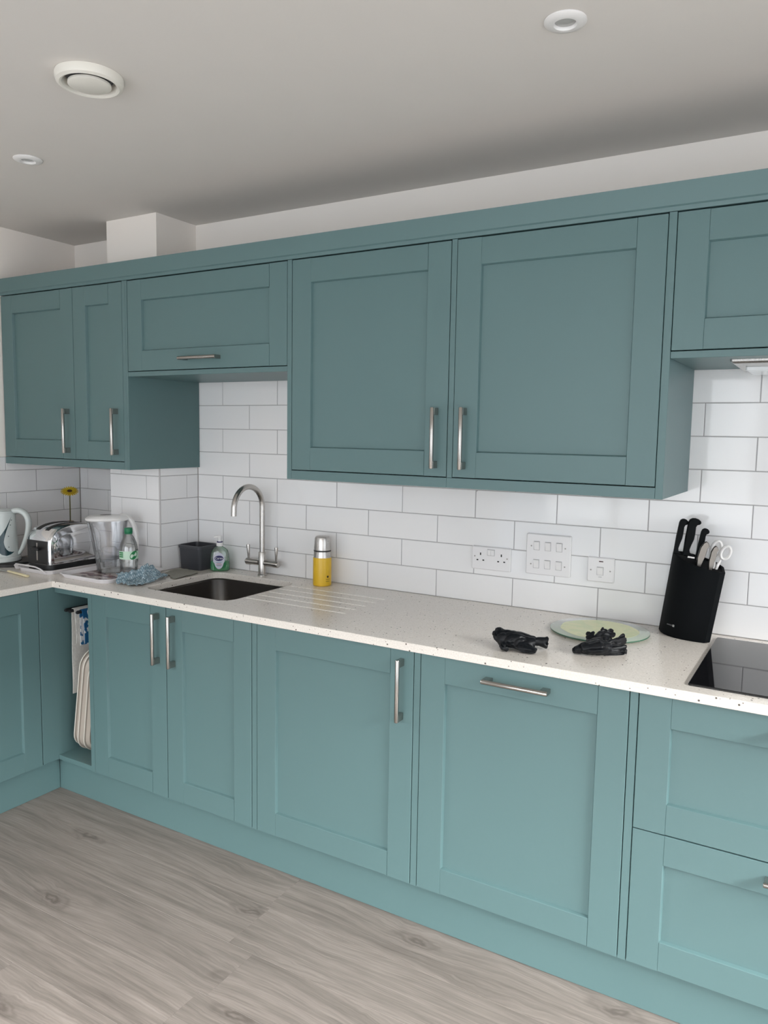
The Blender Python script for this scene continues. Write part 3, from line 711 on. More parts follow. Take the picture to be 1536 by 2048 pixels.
# ================================================================== sockets and switches
def plate(u, cx, cz, w, h, t=0.0085):
    bm = bmesh.new(); y = -0.0006
    def ring(g, yy): return [Vector((p.x, yy, p.y)) for p in rrect(cx, cz, w - 2 * g, h - 2 * g, 0.004, 0, n=3)]
    ring_loft(bm, [ring(0, y), ring(0, y - t + 0.003), ring(0.003, y - t)]); return emit('plate', bm, 'socket', u, sm=30)
def rocker(u, cx, cz, w, h, y, tilt=0.18):
    bm = nbox(-w / 2, w / 2, -0.0035, 0.0015, -h / 2, h / 2, 0.0008); xform(bm, Matrix.Translation((cx, y, cz)) @ Matrix.Rotation(tilt, 4, 'X')); return emit('rocker', bm, 'socket', u)
def rocker_frame(u, cx, cz, w, h, y):
    bm = nbox(cx - w / 2 - 0.0012, cx + w / 2 + 0.0012, y - 0.0004, y + 0.001, cz - h / 2 - 0.0012, cz + h / 2 + 0.0012); return emit('rocker_surround', bm, 'surround', u)
def screw(u, cx, cz, y):
    bm = bmesh.new(); lathe(bm, [(0.0026, 0), (0.0026, 0.0008), (0.0018, 0.0012)], (0, 0, 0), 12); xform(bm, Matrix.Translation((cx, y, cz)) @ Matrix.Rotation(R90, 4, 'X')); emit('screw', bm, 'steel', u)
    emit('screw_slot', nbox(cx - 0.0022, cx + 0.0022, y - 0.0014, y - 0.0006, cz - 0.0004, cz + 0.0004), 'dark', u)
yf = -0.0006 - 0.0085
u = thing('double_socket', 'white double plug socket on the tiles with two sets of pin holes', 'socket', (2.232, 0, 1.003))
cx, cz = 2.2315, 1.0448
plate(u, cx, cz, 0.1485, 0.084)
rocker_frame(u, cx, cz + 0.022, 0.026, 0.021, yf); rocker(u, cx - 0.006, cz + 0.022, 0.0125, 0.020, yf, 0.1); rocker(u, cx + 0.0067, cz + 0.022, 0.0125, 0.020, yf, 0.1)
for sx in (-0.040, 0.040):
    emit('pin_hole', nbox(cx + sx - 0.0022, cx + sx + 0.0022, yf - 0.0004, yf + 0.001, cz + 0.010, cz + 0.019), 'dark', u)
    for q in (-0.0115, 0.0115):
        emit('pin_hole', nbox(cx + sx + q - 0.0034, cx + sx + q + 0.0034, yf - 0.0004, yf + 0.001, cz - 0.010, cz - 0.0055), 'dark', u)
screw(u, cx - 0.062, cz + 0.005, yf); screw(u, cx + 0.062, cz + 0.005, yf)
u = thing('switch_panel', 'square white panel of six appliance switches on the tiles', 'switch', (2.442, 0, 1.007))
cx, cz = 2.4415, 1.0775
plate(u, cx, cz, 0.158, 0.142)
for dz in (0.030, -0.033):
    for dx in (-0.041, -0.001, 0.039):
        rocker_frame(u, cx + dx, cz + dz, 0.019, 0.029, yf); rocker(u, cx + dx, cz + dz, 0.019, 0.029, yf)
    screw(u, cx - 0.060, cz + dz - 0.002, yf); screw(u, cx + 0.060, cz + dz - 0.002, yf)
u = thing('cooker_switch', 'small white isolator switch with a red neon strip, beside the knife block', 'switch', (2.623, 0, 1.004))
cx, cz = 2.6230, 1.0455
plate(u, cx, cz, 0.089, 0.083)
rocker_frame(u, cx - 0.001, cz - 0.004, 0.020, 0.026, yf); rocker(u, cx - 0.001, cz - 0.004, 0.020, 0.026, yf)
lab(emit('neon_strip', nbox(cx - 0.006, cx + 0.008, yf - 0.0006, yf + 0.001, cz + 0.0265, cz + 0.0300), 'neon', u), 'small dark red neon indicator')
emit('print_mark', nbox(cx - 0.006, cx + 0.005, yf - 0.0003, yf + 0.001, cz - 0.0245, cz - 0.0235), 'greyslot', u)
screw(u, cx - 0.032, cz - 0.002, yf); screw(u, cx + 0.032, cz - 0.002, yf)

# ================================================================== things on the worktop
EYE = Vector((3.2813, -2.5448, 0))
def facing(x, y):
    """unit vectors (across, towards the room) for a thing turned to the room from (x, y)"""
    t = Vector((EYE.x - x, EYE.y - y, 0)).normalized()
    return Vector((-t.y, t.x, 0)), t
UP = Vector((0, 0, 1))
Z0 = WT + 0.0004
def arc_patch(bm, c, rfun, t_dir, pts_zphi):
    """polygon on a round body: (z, angle from t_dir) pairs, wrapped at radius rfun(z)"""
    a0 = math.atan2(t_dir.y, t_dir.x)
    vs = []
    for z, ph in pts_zphi:
        r = rfun(z); vs.append(bm.verts.new((c[0] + r * math.cos(a0 + ph), c[1] + r * math.sin(a0 + ph), z)))
    return vs
def band(c, r, z0, z1, t_dir, ph0, ph1, n=16, nz=1, edge=None):
    bm = bmesh.new(); a0 = math.atan2(t_dir.y, t_dir.x); grid = []
    for j in range(nz + 1):
        z = z0 + (z1 - z0) * j / nz
        grid.append([bm.verts.new((c[0] + r * math.cos(a0 + ph0 + (ph1 - ph0) * i / n), c[1] + r * math.sin(a0 + ph0 + (ph1 - ph0) * i / n), z)) for i in range(n + 1)])
    for j in range(nz):
        for i in range(n): bm.faces.new((grid[j][i], grid[j][i + 1], grid[j + 1][i + 1], grid[j + 1][i]))
    return bm

# ---- tap
u = thing('kitchen_tap', 'brushed steel swan-neck tap with two upright levers behind the sink', 'tap', (1.217, -0.05, Z0))
tx, ty = 1.217, -0.050
bm = bmesh.new(); lathe(bm, [(0.0195, 0), (0.0195, 0.004), (0.0165, 0.007), (0.0160, 0.098), (0.0150, 0.100), (0.0118, 0.1005)], (tx, ty, Z0), 28); emit('body', bm, 'steel', u, sm=True)
pts = [(tx, ty, Z0 + 0.1002), (tx, ty, 1.08), (tx, ty, 1.172)]
for k in range(1, 25):
    a = math.pi * k / 24; pts.append((tx, ty - 0.0875 + 0.0875 * math.cos(a), 1.172 + 0.0875 * math.sin(a)))
pts += [(tx, ty - 0.1755, 1.160), (tx, ty - 0.176, 1.146)]
emit('spout', tube(bmesh.new(), pts, 0.0113, 18, up=(1, 0, 0)), 'steel', u, sm=True)
zc = 0.934
for s in (-1, 1):
    bm = tube(bmesh.new(), [(tx + s * 0.0162, ty, zc), (tx + s * 0.060, ty, zc), (tx + s * 0.0605, ty, zc), (tx + s * 0.083, ty, zc), (tx + s * 0.086, ty, zc)], [0.0125, 0.0125, 0.0140, 0.0140, 0.012], 22)
    v = emit('valve', bm, 'steel', u, sm=30)
    emit('lever', tube(bmesh.new(), [(tx + s * 0.074, ty, zc + 0.0135), (tx + s * 0.0745, ty, zc + 0.030), (tx + s * 0.0755, ty - 0.001, zc + 0.066), (tx + s * 0.0757, ty - 0.001, zc + 0.072)], [0.0040, 0.0052, 0.0080, 0.0072], 18), 'steel', v, sm=True)

# ---- yellow flask
fx, fy = 1.541, -0.072
u = thing('vacuum_flask', 'yellow vacuum flask with a steel cup lid standing by the tiled wall', 'flask', (fx, fy, Z0))
bm = bmesh.new(); lathe(bm, [(0.034, 0), (0.0365, 0.003), (0.0365, 0.108), (0.0355, 0.112)], (fx, fy, Z0), 40); emit('body', bm, 'yellow', u, sm=True)
bm = bmesh.new(); lathe(bm, [(0.0350, 0.1123), (0.0345, 0.116), (0.0335, 0.136)], (fx, fy, Z0), 40); emit('collar', bm, 'steel', u, sm=True)
bm = bmesh.new(); lathe(bm, [(0.0325, 0.1362), (0.0343, 0.1375), (0.0343, 0.1405), (0.0325, 0.1415)], (fx, fy, Z0), 40); emit('seal_ring', bm, 'black', u, sm=True)
bm = bmesh.new(); lathe(bm, [(0.0332, 0.1417), (0.0332, 0.150), (0.0305, 0.186), (0.0285, 0.193), (0.0235, 0.1965), (0.0, 0.197)], (fx, fy, Z0), 40, cap1=False); emit('cup_lid', bm, 'steel', u, sm=True)
across, tow = facing(fx, fy)
d = (tow * 0.80 + across * 0.60).normalized()
r_ = 0.0369
def on_flask(name, ph0, ph1, z0, z1):
    bm = band((fx, fy), r_, Z0 + z0, Z0 + z1, d, ph0, ph1, 6); emit(name, bm, 'ink', u)
bm = bmesh.new()
a0 = math.atan2(d.y, d.x)
leaf = []
for k in range(20):
    a = 2 * math.pi * k / 20; rr = 0.0052 if k % 4 in (0, 1) else 0.0038
    leaf.append((Z0 + 0.0385 + rr * math.sin(a) * 1.1, rr * math.cos(a) / r_))
bm.faces.new(arc_patch(bm, (fx, fy), lambda z: r_, d, leaf)); emit('emblem', bm, 'ink', u)
for z, p0, p1 in ((0.0285, -0.26, 0.30), (0.0262, -0.20, 0.26), (0.0205, -0.26, 0.22), (0.0182, -0.22, 0.24)):
    on_flask('print_line', p0, p1, z, z + 0.0008)

# ---- soap dispenser
sx, sy = 1.000, -0.072
across, tow = facing(sx, sy)
rot = math.atan2(across.y, across.x)
u = thing('soap_dispenser', 'half-full green hand soap bottle with a white pump, beside the charcoal box', 'soap', (sx, sy, Z0))
prof = [(0.070, 0.036, 0.000), (0.082, 0.042, 0.004), (0.085, 0.044, 0.020), (0.082, 0.043, 0.050), (0.076, 0.041, 0.075), (0.068, 0.038, 0.090), (0.045, 0.032, 0.101), (0.028, 0.027, 0.105), (0.026, 0.026, 0.109)]
bm = bmesh.new(); ring_loft(bm, [oval(sx, sy, w, dd, Z0 + z, rot, 36, 2.8) for w, dd, z in prof]); emit('bottle', bm, 'soapb', u, sm=True)
bm = bmesh.new(); ring_loft(bm, [oval(sx, sy, w - 0.004, dd - 0.004, Z0 + z + 0.002, rot, 36, 2.8) for w, dd, z in prof[:3]] + [oval(sx, sy, 0.080, 0.040, Z0 + 0.044, rot, 36, 2.8)]); emit('liquid_soap', bm, 'liquid', u, sm=True)
bm = bmesh.new(); lathe(bm, [(0.0145, 0.1092), (0.0145, 0.124), (0.0135, 0.1245)], (sx, sy, Z0), 24); emit('pump_collar', bm, 'white', u, sm=30)
bm = bmesh.new(); lathe(bm, [(0.0125, 0.1247), (0.0125, 0.1285)], (sx, sy, Z0), 24); emit('pump_band', bm, 'navy', u, sm=30)
bm = bmesh.new(); lathe(bm, [(0.0085, 0.1287), (0.0080, 0.142), (0.0095, 0.146), (0.0090, 0.152), (0.006, 0.154)], (sx, sy, Z0), 20)
nz = Vector((sx, sy, Z0 + 0.149)); tube(bm, [nz, nz - across * 0.012, nz - across * 0.026 - UP * 0.002], [0.0065, 0.006, 0.004], 12); emit('pump_head', bm, 'white', u, sm=True)
c = Vector((sx, sy, Z0)) + tow * 0.0222 - across * 0.004
def flat(poly, off, th=0.0004, cc=None):
    bm = bmesh.new(); o = (cc if cc is not None else c) + tow * off
    ring_loft(bm, [[o + across * a + UP * b for a, b in poly], [o + tow * th + across * a + UP * b for a, b in poly]]); return bm
shield = [(0.024 * math.sin(t) * (1 if math.cos(t) > -0.2 else 0.85), 0.047 + 0.036 * math.cos(t)) for t in [2 * math.pi * k / 30 for k in range(30)]]
l = emit('front_label', flat(shield, 0.0002), 'lilac', u)
emit('label_oval', flat([(0.0190 * math.cos(t), 0.058 + 0.0115 * math.sin(t)) for t in [2 * math.pi * k / 28 for k in range(28)]], 0.0007), 'navy', l)
emit('lettering', text_bm('Carex', 0.0135, basis(c + tow * 0.0012 + UP * 0.058, across, UP, tow)), 'white', l)
for z, w, mm in ((0.040, 0.012, 'blueline'), (0.034, 0.010, 'redline'), (0.028, 0.012, 'redline'), (0.024, 0.009, 'blueline')):
    emit('print_line', flat([(-w, z), (w, z), (w, z + 0.0018), (-w, z + 0.0018)], 0.0007), mm, l)

# ---- charcoal box
u = thing('storage_box', 'charcoal plastic open box in the corner between pier and wall', 'box', (0.878, -0.075, Z0))
bm = bmesh.new(); bx, by = 0.8775, -0.0760
rs = [(0.118, 0.104, 0.012, 0.0), (0.120, 0.106, 0.014, 0.002), (0.130, 0.117, 0.018, 0.093), (0.136, 0.124, 0.020, 0.094), (0.1365, 0.1245, 0.020, 0.104), (0.1345, 0.1225, 0.020, 0.106), (0.125, 0.112, 0.016, 0.106), (0.124, 0.111, 0.016, 0.100), (0.115, 0.101, 0.012, 0.004)]
ring_loft(bm, [rrect(bx, by, w, dd, r, Z0 + z) for w, dd, r, z in rs]); tag(emit('storage_box', bm, 'greybox', None, sm=30), u['label'], 'box'); bpy.data.objects.remove(u)

# ---- toaster on its white tray
def tray_bm(w, dd, h, r, flare=0.012, t=0.003, rim=0.005):
    """a shallow tray about the origin, opening upwards"""
    bm = bmesh.new()
    R = [(w - 2 * flare, dd - 2 * flare, r, 0.0), (w - rim * 2, dd - rim * 2, r + flare * 0.5, h - 0.003), (w, dd, r + flare * 0.6, h - 0.002), (w, dd, r + flare * 0.6, h), (w - rim * 2 - t, dd - rim * 2 - t, r + flare * 0.5, h), (w - 2 * flare - t, dd - 2 * flare - t, r, t)]
    ring_loft(bm, [rrect(0, 0, a, b, c_, z, n=7) for a, b, c_, z in R]); return bm
u = thing('handled_tray', 'white handled tray beneath the chrome toaster', 'tray', (0.405, -0.4, Z0))
bm = tray_bm(0.225, 0.350, 0.017, 0.03, 0.010); xform(bm, Matrix.Translation((0.403, -0.392, Z0))); emit('tray_body', bm, 'traywhite', u, sm=30)
for s in (-1, 1):
    bm = bmesh.new(); yb = -0.392 + s * 0.172
    path = [Vector((0.403 - 0.092, yb, Z0 + 0.010)), Vector((0.403 - 0.080, yb + s * 0.014, Z0 + 0.026)), Vector((0.403 - 0.060, yb + s * 0.022, Z0 + 0.034)), Vector((0.403, yb + s * 0.024, Z0 + 0.035)), Vector((0.403 + 0.060, yb + s * 0.022, Z0 + 0.034)), Vector((0.403 + 0.080, yb + s * 0.014, Z0 + 0.026)), Vector((0.403 + 0.092, yb, Z0 + 0.010))]
    tube(bm, path, 0.009, 10, sx=0.35, sy=1.0, up=(0, 0, 1)); emit('grip', bm, 'traywhite', u, sm=40)
TZ0 = Z0 + 0.0036
u = thing('toaster', 'polished chrome two-slot toaster with a black base and end panel', 'toaster', (0.398, -0.395, TZ0))
tcx, tcy, tl, tw = 0.398, -0.392, 0.270, 0.152
bm = bmesh.new(); ring_loft(bm, [rrect(tcx, tcy, tw, tl + 0.004, 0.030, TZ0), rrect(tcx, tcy, tw + 0.006, tl + 0.010, 0.032, TZ0 + 0.004), rrect(tcx, tcy, tw + 0.004, tl + 0.008, 0.032, TZ0 + 0.026), rrect(tcx, tcy, tw - 0.002, tl + 0.002, 0.030, TZ0 + 0.0285)]); emit('base', bm, 'black', u, sm=30)
def arch(hl, z0, zs, zt, n=26, e=2.6):
    out = [(-hl, z0), (-hl, zs)]
    for k in range(1, n):
        a = math.pi * (1 - k / n); c_, s_ = math.cos(a), math.sin(a)
        out.append((hl * math.copysign(abs(c_) ** (2 / e), c_), zs + (zt - zs) * abs(s_) ** (2 / e)))
    return out + [(hl, zs), (hl, z0)]
zb = TZ0 + 0.0288
A = arch(tl / 2, zb, zb + 0.080, TZ0 + 0.193)
bm = bmesh.new()
sect = [(-tw / 2, 0.010), (-tw / 2 + 0.003, 0.004), (-tw / 2 + 0.010, 0.0), (tw / 2 - 0.010, 0.0), (tw / 2 - 0.003, 0.004), (tw / 2, 0.010)]
cz_ = zb + 0.05
rings = []
for dx, sh in sect:
    k = 1 - sh / (tl / 2)
    rings.append([Vector((tcx + dx, tcy + y * k, zb + (z - zb) * (1 - sh / 0.165))) for y, z in A])
ring_loft(bm, rings); sh_ = emit('chrome_shell', bm, 'chrome', u, sm=50)
# bulged side pressing
bm = bmesh.new(); B2 = arch(tl / 2 - 0.020, zb + 0.006, zb + 0.062, TZ0 + 0.158)
B3 = arch(tl / 2 - 0.030, zb + 0.012, zb + 0.058, TZ0 + 0.150)
ring_loft(bm, [[Vector((tcx + tw / 2 - 0.001, tcy + y, z)) for y, z in B2], [Vector((tcx + tw / 2 + 0.003, tcy + y, z)) for y, z in B3]]); emit('side_pressing', bm, 'chrome', sh_, sm=50)
ye = tcy - tl / 2
en = emit('end_panel', nbox(tcx - 0.066, tcx + 0.066, ye - 0.003, ye + 0.002, zb + 0.001, zb + 0.100, 0.0012), 'black', u)
emit('lever_slot', nbox(tcx - 0.004, tcx + 0.004, ye - 0.0038, ye - 0.0031, zb + 0.016, zb + 0.090), 'steel', en)
bm = nbox(tcx - 0.028, tcx + 0.028, ye - 0.022, ye - 0.0041, zb + 0.060, zb + 0.072, 0.003, 2); emit('lever', bm, 'black', en)
A4 = [q for q in arch(tl / 2 + 0.0002, zb, zb + 0.080, TZ0 + 0.1936) if abs(q[0]) < 0.112]
for dx in (-0.033, 0.027):
    bm = bmesh.new()
    ring_loft(bm, [[Vector((tcx + x, tcy + y, z + 0.0006 - hh)) for x, hh in ((dx - 0.013, 0.004), (dx - 0.013, 0), (dx + 0.013, 0), (dx + 0.013, 0.004))] for y, z in A4 if z > zb + 0.12]); emit('bread_slot', bm, 'dark', u)

# ---- kettle
kx, ky = 0.1165, -0.517
across, tow = facing(kx, ky)
u = thing('electric_kettle', 'pale grey plastic jug kettle with a dark curved water window', 'kettle', (kx, ky, Z0))
bm = bmesh.new(); ring_loft(bm, [oval(kx + 0.03, ky + 0.035, 0.215, 0.190, Z0, 0.8), oval(kx + 0.03, ky + 0.035, 0.215, 0.190, Z0 + 0.012, 0.8), oval(kx + 0.03, ky + 0.035, 0.200, 0.176, Z0 + 0.018, 0.8)]); emit('power_base', bm, 'black', u, sm=30)
kz = Z0 + 0.0184
def kr(z): # body radius at height above kz
    t = max(0, min(1, (z - kz) / 0.215)); return 0.0855 - 0.018 * t - 0.004 * math.sin(math.pi * t)
bm = bmesh.new(); lathe(bm, [(0.083, 0), (0.087, 0.003), (0.087, 0.020), (0.0855, 0.0225)], (kx, ky, kz), 44); emit('foot_ring', bm, 'kettle', u, sm=30)
bm = bmesh.new(); lathe(bm, [(kr(kz + z) - (0.001 if z < 0.024 else 0), z) for z in (0.0229, 0.026, 0.05, 0.08, 0.11, 0.14, 0.17, 0.20, 0.213)], (kx, ky, kz), 44); bd = emit('body', bm, 'kettle', u, sm=30)
bm = bmesh.new(); lathe(bm, [(0.0665, 0.2133), (0.0665, 0.220), (0.058, 0.226), (0.02, 0.229), (0.0, 0.229)], (kx, ky, kz), 40, cap1=False); emit('lid', bm, 'kettle', u, sm=40)
sp = -across * 0.8 + tow * 0.3; sp.normalize()
bm = bmesh.new(); o = Vector((kx, ky, kz))
tube(bm, [o + sp * 0.058 + UP * 0.165, o + sp * 0.072 + UP * 0.190, o + sp * 0.088 + UP * 0.209], [0.018, 0.022, 0.020], 14, sx=1.0, sy=0.8); emit('spout', bm, 'kettle', u, sm=40)
hd = (across * 0.93 + tow * 0.37).normalized(); hs = Vector((-hd.y, hd.x, 0))
hp = [o + hd * 0.050 + UP * 0.216, o + hd * 0.085 + UP * 0.226, o + hd * 0.112 + UP * 0.214, o + hd * 0.128 + UP * 0.185, o + hd * 0.128 + UP * 0.145, o + hd * 0.118 + UP * 0.105, o + hd * 0.103 + UP * 0.066, o + hd * 0.086 + UP * 0.034, o + hd * 0.079 + UP * 0.026]
bm = tube(bmesh.new(), hp, [0.013, 0.014, 0.014, 0.0135, 0.013, 0.012, 0.0105, 0.008, 0.006], 14, sx=1.0, sy=1.35, up=(0, 0, 1))
bm = modified(bm, ('SUBSURF', dict(levels=1))); emit('grip', bm, 'kettle', u, sm=60)
pr_ = 405.0; sc_ = lambda px: math.asin(max(-0.99, min(0.99, px / (0.077 * pr_))))
zz = lambda y: 0.88 + (1129 - y) / pr_ + 0.0
outer_ = [(23, 1040), (20.7, 1045), (12.4, 1060), (0, 1076), (-5, 1088), (-5, 1098), (0, 1105), (5, 1108), (10, 1109.5), (16.6, 1107.5), (22, 1104)]
inner_ = [(19, 1103.5), (14, 1101.5), (9, 1094.6), (7, 1085), (10.8, 1070.5), (16.6, 1056)]
bm = bmesh.new(); a0 = math.atan2(tow.y, tow.x)
def kp(px, y):
    z = zz(y); r = kr(z) + 0.0010; ph = a0 + sc_(px); return Vector((kx + r * math.cos(ph), ky + r * math.sin(ph), z))
pairs = [((23, 1040), (22.6, 1041)), ((20.7, 1045), (20.9, 1046)), ((12.4, 1060), (16.6, 1056)), ((5, 1070), (12.8, 1065)), ((0, 1076), (10.8, 1070.5)), ((-3.5, 1083), (8.4, 1078)), ((-5, 1090), (7, 1085)), ((-5, 1096), (7.6, 1090)), ((-2.5, 1102), (9, 1094.6)), ((3, 1107), (11, 1098.5)), ((10, 1109.5), (14, 1101.8)), ((16.6, 1107.5), (19, 1103.4)), ((22, 1104), (21.6, 1103.4))]
vr = [[bm.verts.new(kp(a[0] + (b[0] - a[0]) * k / 6, a[1] + (b[1] - a[1]) * k / 6)) for k in range(7)] for a, b in pairs]
for p_, q_ in zip(vr, vr[1:]):
    for k in range(6): bm.faces.new((p_[k], p_[k + 1], q_[k + 1], q_[k]))
lab(emit('water_window', bm, 'kettlewin', bd, sm=80), 'dark teal crescent water window')
for px, y in ((22.5, 1047.5), (20, 1056), (15.5, 1075.5), (14.5, 1094.5)):
    bm = bmesh.new(); p = kp(px, y); bmesh.ops.create_icosphere(bm, subdivisions=1, radius=0.0022); xform(bm, Matrix.Translation(p)); emit('level_mark', bm, 'kettlewin', bd)

# ---- table knife
a = Vector((0.487, -0.637, Z0 + 0.0062)); b = Vector((0.322, -0.613, Z0 + 0.0062)); e = Vector((0.185, -0.612, Z0 + 0.003))
u = thing('table_knife', 'cutlery knife with a cream handle lying in front of the kettle', 'cutlery', (a.x, a.y, Z0))
emit('knife_handle', tube(bmesh.new(), [a, a.lerp(b, 0.02), a.lerp(b, 0.5), b], [0.0050, 0.0062, 0.0060, 0.0052], 12, sx=0.8, sy=1.3, up=(0, 0, 1)), 'bone', u, sm=50)
emit('knife_blade', tube(bmesh.new(), [b, b.lerp(e, 0.05), b.lerp(e, 0.7), e], [0.004, 0.0085, 0.0085, 0.003], 8, sx=0.16, sy=1.0, up=(0, 0, 1)), 'steel', u)

# ---- printed tray with jug and bottle
u = thing('printed_tray', 'white rimmed tray with a dark red print, under the water jug', 'tray', (0.71, -0.4, Z0))
bm = tray_bm(0.300, 0.330, 0.018, 0.035, 0.014); xform(bm, Matrix.Translation((0.712, -0.402, Z0))); emit('rim', bm, 'traywhite', u, sm=30)
bm = bmesh.new(); ring_loft(bm, [rrect(0.712, -0.402, 0.268, 0.298, 0.034, Z0 + 0.0031), rrect(0.712, -0.402, 0.268, 0.298, 0.034, Z0 + 0.0036)]); emit('printed_base', bm, 'trayprint', u)
PZ = Z0 + 0.0040
jx, jy = 0.652, -0.368
across, tow = facing(jx, jy); rot = math.atan2(across.y, across.x)
u = thing('water_filter_jug', 'clear water filter jug with white lid and handle', 'jug', (jx, jy, PZ))
def jring(w, dd, z, sh=0.0): return oval(jx + across.x * sh, jy + across.y * sh, w, dd, PZ + z, rot, 40, 2.6)
jp = [(0.100, 0.092, 0.0, 0.004), (0.108, 0.098, 0.004, 0.004), (0.122, 0.102, 0.06, 0.003), (0.136, 0.106, 0.12, 0.000), (0.152, 0.110, 0.18, -0.004), (0.164, 0.112, 0.218, -0.006)]
bm = bmesh.new(); ring_loft(bm, [jring(*q) for q in jp], cap1=False); emit('jug_body', bm, 'clearp', u, sm=True)
jp2 = [(0.060, 0.060, 0.052, 0.004), (0.092, 0.084, 0.060, 0.004), (0.100, 0.088, 0.085, 0.003), (0.116, 0.094, 0.088, 0.002), (0.130, 0.098, 0.15, 0.0), (0.150, 0.104, 0.212, -0.004)]
bm = bmesh.new(); ring_loft(bm, [jring(*q) for q in jp2], cap1=False); emit('funnel', bm, 'frost', u, sm=40)
bm = bmesh.new(); ring_loft(bm, [oval(jx, jy, 0.056, 0.056, PZ + 0.020, rot), oval(jx, jy, 0.060, 0.060, PZ + 0.060, rot), oval(jx, jy, 0.060, 0.060, PZ + 0.100, rot), oval(jx, jy, 0.05, 0.05, PZ + 0.105, rot)]); emit('filter_cartridge', bm, 'frost', u, sm=40)
bm = bmesh.new(); ring_loft(bm, [jring(0.096, 0.088, 0.003, 0.004), jring(0.112, 0.094, 0.048, 0.003)]); emit('water', bm, 'petb', u, sm=40)
bm = bmesh.new(); ring_loft(bm, [jring(0.166, 0.114, 0.2185, -0.006), jring(0.174, 0.118, 0.222, -0.006), jring(0.174, 0.118, 0.228, -0.006), jring(0.150, 0.100, 0.238, -0.004), jring(0.09, 0.06, 0.241, 0.0)]); ld = emit('lid', bm, 'white', u, sm=40)
bm = bmesh.new(); q = Vector((jx, jy, PZ + 0.2411)) - across * 0.012; ring_loft(bm, [oval(q.x, q.y, 0.045, 0.022, q.z, rot), oval(q.x, q.y, 0.043, 0.020, q.z + 0.0008, rot)]); emit('filler_flap', bm, 'greyslot', ld)
o = Vector((jx, jy, PZ)); hp = [o + across * 0.040 + UP * 0.239, o + across * 0.070 + UP * 0.236, o + across * 0.094 + UP * 0.212, o + across * 0.108 + UP * 0.170, o + across * 0.111 + UP * 0.120, o + across * 0.105 + UP * 0.070, o + across * 0.092 + UP * 0.045]
bm = tube(bmesh.new(), hp, [0.012, 0.0165, 0.0150, 0.0140, 0.013, 0.012, 0.009], 14, sx=0.8, sy=1.3, up=(0, 0, 1)); bm = modified(bm, ('SUBSURF', dict(levels=1))); emit('grip', bm, 'white', u, sm=60)

bx, by = 0.829, -0.419
across, tow = facing(bx, by)
u = thing('water_bottle', 'small clear water bottle with a green cap and green label', 'bottle', (bx, by, PZ))
bp_ = [(0.026, 0.0), (0.033, 0.004), (0.0345, 0.020), (0.0325, 0.032), (0.0345, 0.042), (0.0335, 0.058), (0.0360, 0.068), (0.0365, 0.080), (0.0365, 0.112), (0.0355, 0.124), (0.031, 0.145), (0.0220, 0.166), (0.0140, 0.178), (0.0130, 0.184)]
bm = bmesh.new(); lathe(bm, bp_, (bx, by, PZ), 36); emit('bottle_body', bm, 'petb', u, sm=True)
bm = bmesh.new(); lathe(bm, [(0.0155, 0.1843), (0.0165, 0.186), (0.0165, 0.203), (0.0150, 0.205)], (bx, by, PZ), 30); emit('cap', bm, 'greencap', u, sm=40)
bm = bmesh.new(); lathe(bm, [(0.0155, 0.1800), (0.0158, 0.1838)], (bx, by, PZ), 30); emit('neck_ring', bm, 'greencap', u, sm=40)
l = emit('label_band', band((bx, by), 0.0369, PZ + 0.080, PZ + 0.113, tow, -1.9, 1.9, 30), 'palelab', u, sm=60)
for z in (0.104, 0.096, 0.088): emit('label_bar', band((bx, by), 0.0372, PZ + z, PZ + z + 0.0055, tow, -1.30, -0.62, 8), 'greenlab', l, sm=60)
bm = bmesh.new()
ov_ = []
for k in range(26):
    t = 2 * math.pi * k / 26; ov_.append((PZ + 0.0965 + 0.0165 * math.sin(t) + 0.006 * math.cos(t), 0.55 + 0.46 * math.cos(t)))
cen = arc_patch(bm, (bx, by), lambda z: 0.0373, tow, [(PZ + 0.0965, 0.55)])[0]
rv = arc_patch(bm, (bx, by), lambda z: 0.0373, tow, ov_)
for i in range(26): bm.faces.new((cen, rv[i], rv[(i + 1) % 26]))
emit('label_oval', bm, 'greenlab', l, sm=60)
ph = math.atan2(tow.y, tow.x) + 0.55; dn = Vector((math.cos(ph), math.sin(ph), 0)); ta = Vector((-dn.y, dn.x, 0))
tb = text_bm('Volvic', 0.0115, Matrix.Rotation(0.30, 4, 'Z'))
for v in tb.verts:
    p_ = ph + v.co.x / 0.0376; rr = 0.0377 + v.co.z; v.co = Vector((bx + rr * math.cos(p_), by + rr * math.sin(p_), PZ + 0.0965 + v.co.y))
emit('lettering', tb, 'white', l)

